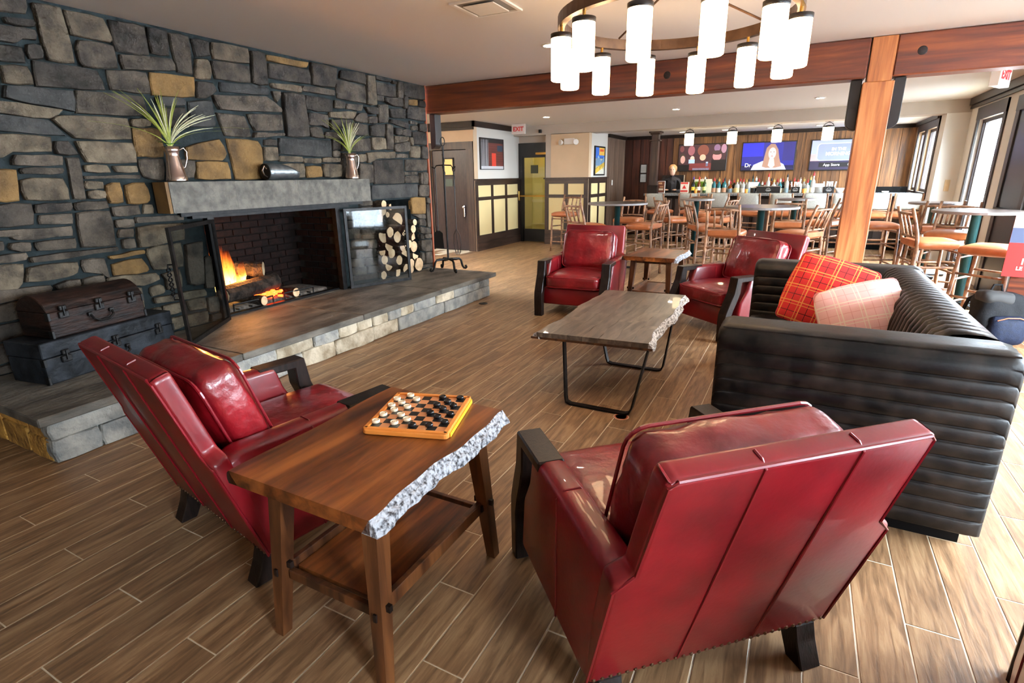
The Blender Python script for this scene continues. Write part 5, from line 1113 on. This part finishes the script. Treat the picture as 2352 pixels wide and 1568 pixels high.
# ---- televisions (flat pictures on lit screens)
def tv(x0, x1, z0, z1, label):
    t = empty('television', ((x0+x1)/2, YW-.04, (z0+z1)/2), 0, label, 'television', 'televisions above the bar')
    W_, H_ = x1-x0, z1-z0
    obj('housing', box(-W_/2, W_/2, -.015, .037, -H_/2, H_/2, .005), 'black_frame', t)
    return t, W_-.04, H_-.045
def pic(t, poly, c, lv, e=.42):
    """flat colour area on a screen; poly in screen units, lv = layer"""
    y_ = -.0155-lv*.0004; return obj('picture', ([(a, y_, b) for a, b in poly], [list(range(len(poly)))]), flat(*c, e), t)
def ell(cx, cz, rx, rz, n=16): return [(cx+rx*math.cos(2*PI*i/n), cz+rz*math.sin(2*PI*i/n)) for i in range(n)]
def rec(x0, x1, z0, z1): return [(x0, z0), (x1, z0), (x1, z1), (x0, z1)]
t, W_, H_ = tv(-2.83, -1.715, 1.555, 2.172, 'left wall television showing a crowd of faces'); w2, h2 = W_/2, H_/2
pic(t, rec(-w2, w2, -h2, h2), (60, 34, 40), 0)
for cx, cz, rx, rz, c in ((-.47, .20, .05, .07, (110, 60, 60)), (-.25, .16, .08, .11, (150, 90, 96)), (.02, .18, .13, .13, (120, 66, 52)), (.33, .24, .07, .08, (130, 100, 130)), (.48, .2, .06, .1, (170, 130, 150)), (-.45, -.02, .08, .12, (60, 50, 40))):
    pic(t, ell(cx, max(-h2+rz, min(h2-rz, cz)), rx, rz), c, 1)
for cx, cz, rx, rz, c in ((-.44, -.04, .055, .09, (196, 150, 140)), (-.22, -.02, .05, .06, (236, 186, 170)), (.02, .0, .07, .07, (240, 176, 150)), (.34, .02, .10, .10, (210, 130, 130)), (-.46, -.22, .05, .05, (210, 160, 160))):
    pic(t, ell(cx, cz, rx, rz), c, 2)
for poly, c in (((rec(-w2, -.28, -h2, -.16)), (14, 12, 14)), (rec(.22, w2, -h2, -.06), (16, 12, 16)), (rec(-.28, .22, -h2, -.13), (110, 46, 46)), (rec(-.2, .18, -h2, -.24), (210, 216, 240)), (rec(-.3, -.16, -.13, -.04), (160, 190, 220)), (rec(.1, .15, -.2, -.1), (180, 200, 230))): pic(t, poly, c, 3)
pic(t, ell(.34, .1, .11, .05), (60, 44, 40), 4)
t, W_, H_ = tv(-1.40, -.285, 1.535, 2.165, 'middle wall television showing a long-haired person in a pale jacket'); w2, h2 = W_/2, H_/2
pic(t, rec(-w2, w2, -h2, h2), (28, 30, 120), 0); pic(t, rec(-w2, -.1, 0, h2), (36, 40, 180), 1); pic(t, rec(.3, w2, -.1, h2), (30, 26, 96), 1); pic(t, rec(-w2, w2, -h2, -.2), (16, 14, 60), 1)
pic(t, [(-.33, -h2), (-.28, -.18), (-.1, -.1), (.2, -.1), (.34, -.18), (.4, -h2)], (176, 186, 216), 2)
pic(t, [(-.10, -.22), (-.07, .0), (-.04, .18), (.04, .265), (.13, .255), (.2, .14), (.24, -.05), (.30, -.22), (.18, -.25), (-.02, -.25)], (150, 116, 100), 3)
pic(t, ell(.085, .06, .078, .125), (232, 190, 186), 4); pic(t, [(.04, -.05), (.13, -.05), (.16, -.2), (.1, -.27), (.02, -.2)], (220, 180, 176), 4)
for cx in (.052, .118): pic(t, ell(cx, .09, .014, .008, 8), (80, 60, 64), 5)
pic(t, ell(.085, .0, .024, .008, 8), (170, 90, 96), 5); pic(t, ell(.085, .045, .008, .02, 8), (216, 166, 162), 5)
text('screen_text', 'Dr', .12, flat(240, 240, 250, 1.), t, (-.40, -.018, -.19), (PI/2, 0, 0), .0003)
t, W_, H_ = tv(-.005, 1.11, 1.52, 2.165, 'right wall television behind the post showing a morning programme title'); w2, h2 = W_/2, H_/2
pic(t, rec(-w2, w2, -h2, h2), (120, 130, 200), 0); pic(t, rec(-w2, w2, .0, h2), (150, 160, 225), 1); pic(t, rec(-w2, w2, -.12, .02), (200, 150, 150), 2); pic(t, rec(-w2, w2, -h2, -.12), (40, 34, 60), 2)
pic(t, [(a-.03, b+.06) for a, b in rrect(.40, .18, .07, 4)], (190, 200, 236), 3); pic(t, [(a-.03, b+.06) for a, b in rrect(.38, .165, .06, 4)], (130, 140, 205), 4)
for s_, z_, q in (('IN THE', .115, .085), ('MORNING', .02, .10)): text('screen_text', s_, q, flat(240, 244, 255, 1.), t, (-.02, -.0182, z_), (PI/2, 0, 0), .0003, bold=.002)
pic(t, rec(-.36, .42, -.25, -.16), (14, 14, 16), 5); text('screen_text', 'App Store', .075, flat(236, 236, 240, .9), t, (-.12, -.0186, -.205), (PI/2, 0, 0), .0003); text('screen_text', 'Google', .075, flat(236, 236, 240, .9), t, (.29, -.0186, -.205), (PI/2, 0, 0), .0003)
# ---- bottles: on the back bar and on a shelf step
prof = {'spirit': [(.036, 0), (.037, .01), (.037, .17), (.032, .195), (.014, .22), (.013, .27)], 'square': [(.042, 0), (.043, .008), (.043, .15), (.036, .175), (.015, .19), (.014, .25)],
        'wine': [(.037, 0), (.038, .01), (.038, .18), (.03, .21), (.014, .235), (.014, .31)], 'tall': [(.033, 0), (.034, .01), (.034, .20), (.025, .23), (.012, .25), (.012, .33)], 'round': [(.03, 0), (.055, .03), (.058, .08), (.045, .13), (.015, .16), (.014, .22)]}
bmesh_ = {}; brand_cols = [(240, 236, 226), (226, 206, 150), (236, 236, 240), (196, 150, 120), (240, 240, 235), (120, 140, 150), (230, 226, 214)]
tint_name = {'glass_clear': 'clear', 'glass_green': 'green', 'glass_amber': 'amber', 'glass_dark': 'dark', 'glass_teal': 'teal'}
def bottle(x_, y_, z_, kind, gm, lab, capc, label, sc=1.):
    if (kind, gm) not in bmesh_:
        me = mesh('bottle', *lathe(prof[kind], 14), True); me.materials.append(MAT[gm]); bmesh_[(kind, gm)] = me
    o = put('bottle', bmesh_[(kind, gm)], None, None, (x_, y_, z_)); o.scale = (sc, sc, sc)
    r_ = prof[kind][2][0]+.0012; top = prof[kind][-1]
    obj('label_band', lathe([(r_, .05), (r_, .125)] if kind != 'round' else [(.060, .05), (.060, .085)], 14), flat(*lab), o)
    obj('cap', lathe([(top[0]+.002, top[1]-.03), (top[0]+.002, top[1]+.012), (.004, top[1]+.014), (.004, top[1]+.04), (0, top[1]+.04)], 10), flat(*capc), o)
    return tag(o, label, 'bottle', 'liquor bottles behind the bar')
rbm = random.Random(21)
row = []
x_ = -2.16
for i in range(40):
    k = rbm.choice(['spirit', 'spirit', 'square', 'tall', 'round', 'spirit']); g = rbm.choice(['glass_clear', 'glass_clear', 'glass_clear', 'glass_clear', 'glass_amber', 'glass_dark', 'glass_teal'])
    row.append((x_, 13.72+(i % 2)*.12, k, g)); x_ += rbm.uniform(.045, .085)
    if x_ > .18: break
seen_k = {}
caps = {(20, 20, 22): 'black', (230, 230, 226): 'white', (180, 150, 80): 'gold', (160, 30, 30): 'red'}
lname = {(240, 236, 226): 'ivory', (226, 206, 150): 'tan', (236, 236, 240): 'white', (196, 150, 120): 'brown', (240, 240, 235): 'cream', (120, 140, 150): 'blue', (230, 226, 214): 'pale'}
for i, (x_, y_, k, g) in enumerate(row):
    side = ('left' if x_ < -1.5 else 'centre' if x_ < -.6 else 'right'); rank = 'front' if i % 2 == 0 else 'back'; bl_ = rbm.choice(brand_cols); cp = rbm.choice(list(caps))
    lb = '%s %s bottle, %s label, %s cap, %s row, %s of back bar' % ({'spirit': 'slim', 'square': 'stout', 'tall': 'tall', 'round': 'bulbous'}[k], tint_name[g], lname[bl_], caps[cp], rank, side)
    if lb in seen_k: lb = lb.replace('bottle,', 'bottle further right,')
    seen_k[lb] = 1
    bottle(x_, y_, 1.0105, k, g, bl_, cp, lb, rbm.uniform(1.15, 1.35))
for i, (x_, g, l_, c_, lb) in enumerate(((-2.24, 'glass_dark', (226, 196, 60), (90, 60, 150), 'dark wine bottle with purple cap on the bar'), (-2.12, 'glass_amber', (230, 230, 226), (190, 40, 30), 'wine bottle with red cap on the bar'), (-2.00, 'glass_green', (214, 214, 120), (230, 226, 214), 'green wine bottle with pale cap on the bar'))):
    o = bottle(x_, 13.02, ZK+.0005, 'wine', g, l_, c_, lb, 1.02); o['group'] = 'wine bottles on the bar'
for x_, lb in ((-2.13, 'amber votive cup at the left end of the bar'), (-1.10, 'amber votive cup in the middle of the bar'), (-.02, 'amber votive cup near the post on the bar')):
    t = empty('votive_cup', (x_, 12.72, ZK+.0005), 0, lb, 'cup', 'amber votive cups on the bar'); obj('cup', lathe([(.028, 0), (.034, .085), (.031, .085), (.026, .008)], 16), flat(226, 150, 60), t); obj('candle', lathe([(.024, .004), (.024, .05), (0, .052)], 12), flat(236, 220, 190), t)
# framed menu, beer box, printed card, caddies, mats, plates
mn = empty('menu_stand', (-2.90, 12.78, ZK+.0005), -.1, 'small framed menu stand on the left end of the bar', 'menu stand')
obj('frame', join(box(-.085, .085, -.01, .01, .0, .26)), 'white_plastic', mn); obj('print', box(-.078, .078, -.0115, -.0101, .012, .252), flat(110, 60, 40), mn)
for a, b, c, d, col_ in ((-.05, .05, .06, .10, (214, 196, 170)), (-.03, .05, .12, .15, (180, 130, 90)), (-.06, .02, .19, .23, (196, 150, 110))): obj('picture', box(a, b, -.0125, -.0116, c, d), flat(*col_), mn)
bx = empty('drink_box', (-2.42, 12.98, ZK+.0005), .0, 'white and red printed box with red triangle on the bar', 'box')
obj('carton', box(-.085, .085, -.05, .05, 0, .23), flat(236, 222, 206), bx); obj('triangle', prism([(-.045, .09), (.045, .09), (0, .17)], -.0525, -.0502, 'y'), flat(200, 30, 28), bx); obj('red_band', box(-.08, .08, -.0525, -.0502, .02, .055), flat(200, 40, 34), bx); obj('red_top', box(-.08, .08, -.0525, -.0502, .19, .225), flat(210, 60, 50), bx)
cdn = empty('drink_card', (-2.06, 13.10, ZK+.0005), 0, 'pale green printed card standing behind the wine bottles', 'sign')
obj('card', box(-.2, .2, -.004, .004, 0, .29), flat(236, 232, 206), cdn); obj('leaf_print', box(-.16, .06, -.0056, -.0042, .12, .24), flat(120, 160, 50), cdn)
sm_ = empty('display_frame', (-2.86, 13.98, 1.0105), 0, 'black framed board leaning on the back bar behind the bartender', 'frame')
obj('board', box(-.30, .22, -.01, .01, 0, .46), 'black_frame', sm_); obj('edge', box(.22, .235, -.012, .01, 0, .46), flat(196, 180, 150), sm_)
def caddy(x_, w_, lb, napk):
    t = empty('napkin_caddy', (x_, 12.95, ZK+.0005), 0, lb, 'caddy', 'black napkin caddies on the bar')
    obj('holder', box(-w_/2, w_/2, -.06, .06, 0, .12, .004), 'black_frame', t)
    obj('logo_bars', join(box(-.05, .05, -.0615, -.0602, .05, .058), box(-.035, .035, -.0615, -.0602, .034, .039)), flat(226, 226, 222), t)
    obj('logo_arc', tube([(.035*math.cos(PI*i/8), -.061, .075+.018*math.sin(PI*i/8)) for i in range(9)], .003, 4), flat(226, 226, 222), t)
    if napk: obj('napkins', join(*[xf(box(-.012, .012, -.03, .03, .1, .22), T(-w_/2+.025+.03*i, 0, 0) @ RY(.15*(i % 3-1))) for i in range(int(w_/.03))]), 'white_plastic', t)
    else: obj('lid', box(-w_/2-.01, w_/2+.01, -.065, .065, .12, .135, .004), 'chrome', t)
caddy(-.69, .46, 'wide black drink caddy with white lettering in the middle of the bar', False)
caddy(-.18, .16, 'small black caddy with white lettering and straws beside the votive cup', True)
caddy(.42, .19, 'black caddy stuffed with white napkins left of the post', True)
pls = empty('plate_stack', (.24, 12.98, ZK+.0005), 0, 'stack of white plates under folded napkins near the post', 'plates')
for i in range(9): obj('plate', lathe([(.05, .012*i), (.10, .012*i+.008), (.10, .012*i+.011), (0, .012*i+.009)], 20), 'white_plastic', pls)
obj('napkins', box(-.08, .08, -.07, .07, .112, .18, .006), 'white_plastic', pls)
tag(obj('serving_bowl', lathe([(.05, 0), (.085, .09), (.08, .09), (.046, .008), (0, .008)], 20), 'white_plastic', None, (.61, 12.95, ZK+.0005), smooth=True), 'white square-shouldered bowl on the bar right beside the post', 'bowl')
tag(obj('ashtray_dish', lathe([(.05, 0), (.06, .03), (.055, .03), (.04, .008), (0, .008)], 18), 'white_plastic', None, (1.38, 12.95, ZK+.0005), smooth=True), 'small white dish on the bar right of the post', 'dish')
tag(obj('bar_mat', box(1.05, 1.75, 13.16, 13.2, ZK-.04, ZK+.11), 'plinth_black'), 'low black splash board behind the right end of the bar', 'board')
sp_ = empty('spouted_bottles', (-.98, 12.96, ZK+.0005), 0, 'white napkin fan in a black cup on the bar', 'napkins')
obj('cup', lathe([(.05, 0), (.06, .10), (.055, .10), (.045, .01)], 16), 'black_frame', sp_); obj('fan', prism([(-.05, .08), (.05, .08), (.10, .22), (-.10, .22)], -.02, .02, 'y'), 'white_plastic', sp_)
sp_.name = 'napkin_cup'

# ---- bartender, half hidden behind the menu stand
def bartender():
    root = empty('person', (-2.80, 13.42, 0), math.radians(185), 'blurred bartender in dark clothes behind the menu stand on the bar', 'person')
    J = [((0, 0, .93), .14), ((0, 0, 1.10), .13), ((0, .01, 1.28), .145), ((0, .01, 1.38), .10), ((0, .015, 1.43), .052), ((0, .03, 1.48), .05),
         ((.16, .01, 1.36), .06), ((.22, .06, 1.14), .045), ((.14, .26, 1.13), .036), ((.08, .33, 1.15), .028),
         ((-.16, .01, 1.36), .06), ((-.23, .04, 1.13), .045), ((-.18, .25, 1.12), .036), ((-.12, .32, 1.13), .028),
         ((.09, 0, .84), .09), ((.10, .01, .48), .065), ((.10, -.01, .09), .045), ((.10, .12, .04), .04),
         ((-.09, 0, .84), .09), ((-.10, .01, .48), .065), ((-.10, -.01, .09), .045), ((-.10, .12, .04), .04)]
    E = [(0, 1), (1, 2), (2, 3), (3, 4), (4, 5), (3, 6), (6, 7), (7, 8), (8, 9), (3, 10), (10, 11), (11, 12), (12, 13), (0, 14), (14, 15), (15, 16), (16, 17), (0, 18), (18, 19), (19, 20), (20, 21)]
    me = bpy.data.meshes.new('body'); me.from_pydata([j[0] for j in J], E, []); me.materials.append(MAT[flat(34, 30, 34)])
    o = bpy.data.objects.new('body', me); COL.objects.link(o); o.parent = root
    sk = o.modifiers.new('skin', 'SKIN')
    for i, sv in enumerate(me.skin_vertices[0].data): sv.radius = (J[i][1], J[i][1]*.82); sv.use_root = (i == 0)
    ss = o.modifiers.new('sub', 'SUBSURF'); ss.levels = 1; ss.render_levels = 1
    mat('skin', L(206, 160, 136), L(214, 170, 146), 8, .5); mat('hair_blond', L(170, 120, 70), L(206, 156, 100), 40, .6, stretch=(6, 6, 1))
    V, F = lathe([(0, -.115), (.04, -.112), (.058, -.085), (.07, -.04), (.076, .01), (.074, .05), (.058, .09), (.03, .11), (0, .115)], 20)
    V = [Vector((v.x*.93, v.y*1.12+.012*(1 if v.z < 0 else 0)*(1 if v.y > 0 else 0), v.z)) for v in V]
    hd = obj('head', (V, F), 'skin', root, (0, .035, 1.575), (.12, 0, 0), smooth=True)
    obj('nose', prism([(-.012, -.02), (.012, -.02), (.004, .02), (-.004, .02)], .07, .098, 'y', .004), 'skin', hd)
    for s in (-1, 1):
        obj('eye', cushion(.022, .012, .011, .005, 0, 2), flat(40, 30, 28), hd, (s*.028, .078, .012)); obj('ear', cushion(.014, .03, .045, .006, 0, 2), 'skin', hd, (s*.072, 0, 0))
        hnd = obj('hand', cushion(.07, .08, .03, .012, .002, 3), 'skin', root, (.075 if s > 0 else -.115, .365, 1.15), smooth=True)
        for k in range(5):
            off = -.03+.015*k
            p = [(off, .035, 0), (off, .062, .004), (off, .085, -.008)] if k < 4 else [(s*-.032, .0, 0), (s*-.052, .03, 0), (s*-.05, .05, -.004)]
            obj('finger', tube(p, [.008, .0075, .006], 6), 'skin', hnd, smooth=True)
    obj('mouth', cushion(.036, .01, .009, .004, 0, 2), flat(160, 84, 80), hd, (0, .080, -.055))
    hv, hf = cushion(.175, .19, .16, .07, .012, 8, .008, 4)
    obj('hair', ([v for v in hv], hf), 'hair_blond', hd, (0, -.032, .05), smooth=True)
    obj('bun', cushion(.09, .09, .08, .038, .0, 4), 'hair_blond', hd, (.02, -.10, .09), smooth=True)
bartender()

# ================================================================== SIGNS, PICTURES, SMALL WALL THINGS
ex = empty('exit_sign', (-5.56, 10.9, 2.465), .0, 'white exit sign with red letters hanging by the far left corner', 'exit sign', 'exit signs')
obj('housing', box(-.16, .16, -.02, .02, -.105, .092, .004), 'white_plastic', ex); text('lettering', 'EXIT', .12, 'exit_red', ex, (0, -.0225, -.008), (PI/2, 0, 0), .001, bold=.004)
ex2 = empty('exit_sign', (1.60, 7.55, 2.40), math.radians(62), 'exit sign with red letters hanging under the right beam near the windows', 'exit sign', 'exit signs')
obj('housing', box(-.16, .16, -.04, .04, -.11, .10, .004), 'white_plastic', ex2); text('lettering', 'EXIT', .12, 'exit_red', ex2, (0, -.0425, -.005), (PI/2, 0, 0), .001, bold=.004); obj('hanger', tube([(0, 0, .1), (0, 0, .16)], .01, 6), 'iron', ex2)
tag(obj('wall_speaker', box(-5.33, -5.27, 11.40, 11.449, 2.40, 2.47, .004), 'iron_dark'), 'small black wall speaker beside the exit sign', 'speaker')
el = empty('emergency_light', (-4.607, 11.449, 2.185), 0, 'white twin-head emergency light on the tan wall', 'emergency light')
obj('case', box(-.115, .115, -.06, 0, -.045, .075, .008), 'white_plastic', el)
for s in (-1, 1): obj('lamp_head', xf(lathe([(.03, 0), (.06, .05), (.055, .07), (0, .072)], 16), T(s*.15, -.05, -.005) @ RX(PI/2) @ RY(s*.5)), 'white_plastic', el)
def framed(name, label, loc, rz, w_, h, fr, fm, bg):
    t = empty(name, loc, rz, label, 'picture', 'framed pictures')
    obj('frame', join(box(-w_/2-fr, w_/2+fr, -.03, 0, -h/2-fr, -h/2), box(-w_/2-fr, w_/2+fr, -.03, 0, h/2, h/2+fr), box(-w_/2-fr, -w_/2, -.03, 0, -h/2, h/2), box(w_/2, w_/2+fr, -.03, 0, -h/2, h/2)), fm, t)
    obj('print', box(-w_/2, w_/2, -.018, -.004, -h/2, h/2), flat(*bg), t); return t
def patch(t, poly, c, lv): obj('picture', ([(a, -.0182-.0006*lv, b) for a, b in poly], [list(range(len(poly)))]), flat(*c), t)
# barn photograph on the wainscoted wall (faces +x)
p1 = framed('wall_picture', 'photo print of a red barn door behind snowy birch trunks', (-5.968, 10.42, 1.955), PI/2, .96, .60, .012, 'black_frame', (70, 40, 36))
patch(p1, rec(-.48, -.15, -.30, .30), (60, 58, 60), 1); patch(p1, rec(-.15, .48, -.3, .3), (96, 44, 36), 1); patch(p1, rec(-.48, .48, .22, .30), (30, 26, 28), 2); patch(p1, rec(-.02, .16, -.24, .02), (206, 60, 40), 3); patch(p1, rec(.22, .46, .06, .18), (44, 60, 76), 3); patch(p1, rec(-.48, .48, -.3, -.24), (206, 206, 210), 3)
for i in range(8): patch(p1, [(-.47+.04*i, -.3), (-.455+.04*i, -.3), (-.46+.04*i+.01*(i % 3), .28), (-.47+.04*i+.01*(i % 3), .28)], (196, 198, 204), 4)
for i in range(9): patch(p1, rec(-.14, .47, -.2+.05*i, -.194+.05*i), (66, 30, 26), 2)
# ski poster on the return wall (faces +x)
p2 = framed('wall_picture', 'colourful framed poster with blue sky and yellow slopes on the white return wall', (-4.163, 12.10, 1.80), PI/2, .62, .56, .03, 'black_frame', (226, 222, 200))
patch(p2, rec(-.31, .31, .05, .28), (60, 110, 200), 1); patch(p2, rec(-.05, .31, .12, .28), (226, 180, 80), 2); patch(p2, rec(.0, .26, .2, .25), (210, 80, 40), 3); patch(p2, [(-.31, -.02), (-.1, .12), (.1, .0), (.31, .1), (.31, -.1), (-.31, -.1)], (140, 180, 220), 3); patch(p2, [(-.31, -.28), (.31, -.12), (.31, -.02), (-.31, -.16)], (230, 190, 70), 4); patch(p2, rec(-.31, .31, -.28, -.2), (216, 214, 200), 2)
for i in range(7): patch(p2, rec(-.26+.08*i, -.235+.08*i, -.18+.03*(i % 3), .06+.02*(i % 2)), (40, 60, 60), 5)
for i, z_ in enumerate((1.635, 1.41)):
    t = framed('notice_frame', ('upper' if not i else 'lower')+' framed white notice sheet on the dark red panelled wall', (-3.66, YW-.002, z_), 0, .145, .19, .012, 'black_frame', (190, 190, 188)); t['category'] = 'notice'; t['group'] = 'framed notices'
    for k in range(7): patch(t, rec(-.055, .05, -.07+.02*k, -.066+.02*k), (120, 120, 122), 1)
sw = empty('light_switch', (-4.163, 13.10, 1.32), PI/2, 'white light switch on the grey panelled wall', 'switch'); obj('plate', box(-.035, .035, -.008, 0, -.06, .06, .003), 'white_plastic', sw); obj('toggle', box(-.006, .006, -.016, -.008, -.012, .012), 'white_plastic', sw)
sw2 = empty('light_switch', (2.05, 11.448, 1.25), 0, 'pale wall plate beside the tall window', 'switch'); obj('plate', box(-.035, .035, -.008, 0, -.09, .09, .003), flat(214, 190, 150), sw2); obj('toggle', box(-.006, .006, -.016, -.008, -.012, .012), flat(230, 210, 170), sw2)
# red notice board at the right edge
rs_ = empty('poster_stand', (1.80, 6.32, 0), math.radians(-8), 'red poster with a snowy photo on top, on a wooden stand at the right edge', 'poster')
obj('board', box(-.13, .23, 0, .012, .57, 1.12), flat(206, 30, 26), rs_); obj('photo', box(-.13, .23, -.002, -.0005, .87, 1.12), flat(74, 84, 112), rs_); obj('snow_photo', box(-.13, .23, -.0036, -.0021, 1.00, 1.12), flat(196, 180, 160), rs_)
obj('stand', join(box(-.06, .24, .012, .06, 0, .58), box(-.06, -.01, .012, .05, .55, 1.0), box(.19, .24, .012, .05, .55, 1.0)), 'fir_beam', rs_)
text('lettering', 'LE', .045, flat(240, 232, 220), rs_, (-.045, -.002, .645), (PI/2, 0, 0), .0006, 'LEFT', .001); text('lettering', '1', .075, flat(230, 220, 190), rs_, (-.03, -.002, .705), (PI/2, 0, 0), .0006, 'LEFT', .002)
# backpack on the floor behind the sofa
bp_ = empty('backpack', (1.62, 6.02, 0), math.radians(20), 'black and navy backpack slumped on the floor behind the sofa', 'backpack')
obj('body', cushion(.36, .22, .46, .06, .012, 9, .022, 5), 'pack_black', bp_, (0, 0, .235), (-.12, .12, 0), smooth=True)
pk = obj('front_pocket', cushion(.27, .09, .24, .04, .02, 6, .008, 2, axis=1), 'pack_navy', bp_, (.01, -.14, .17), (-.1, 0, 0), smooth=True)
obj('zipper', tube([(-.11, -.05, .09), (-.04, -.062, .115), (.05, -.062, .115), (.12, -.05, .09)], .004, 5), flat(214, 90, 40), pk)
obj('top_panel', cushion(.25, .16, .10, .04, .01, 7, .014, 3), 'pack_grey', bp_, (-.05, -.01, .43), (-.15, .1, 0), smooth=True)
obj('handle', tube([(-.05, .06, .46), (-.03, .06, .53), (.03, .06, .53), (.05, .06, .46)], .010, 6), 'pack_black', bp_)
for s in (-1, 1): obj('strap', tube([(s*.10, .10, .44), (s*.14, .16, .38), (s*.16, .19, .22), (s*.14, .13, .06)], [.016, .018, .016, .01], 6), 'pack_black', bp_)
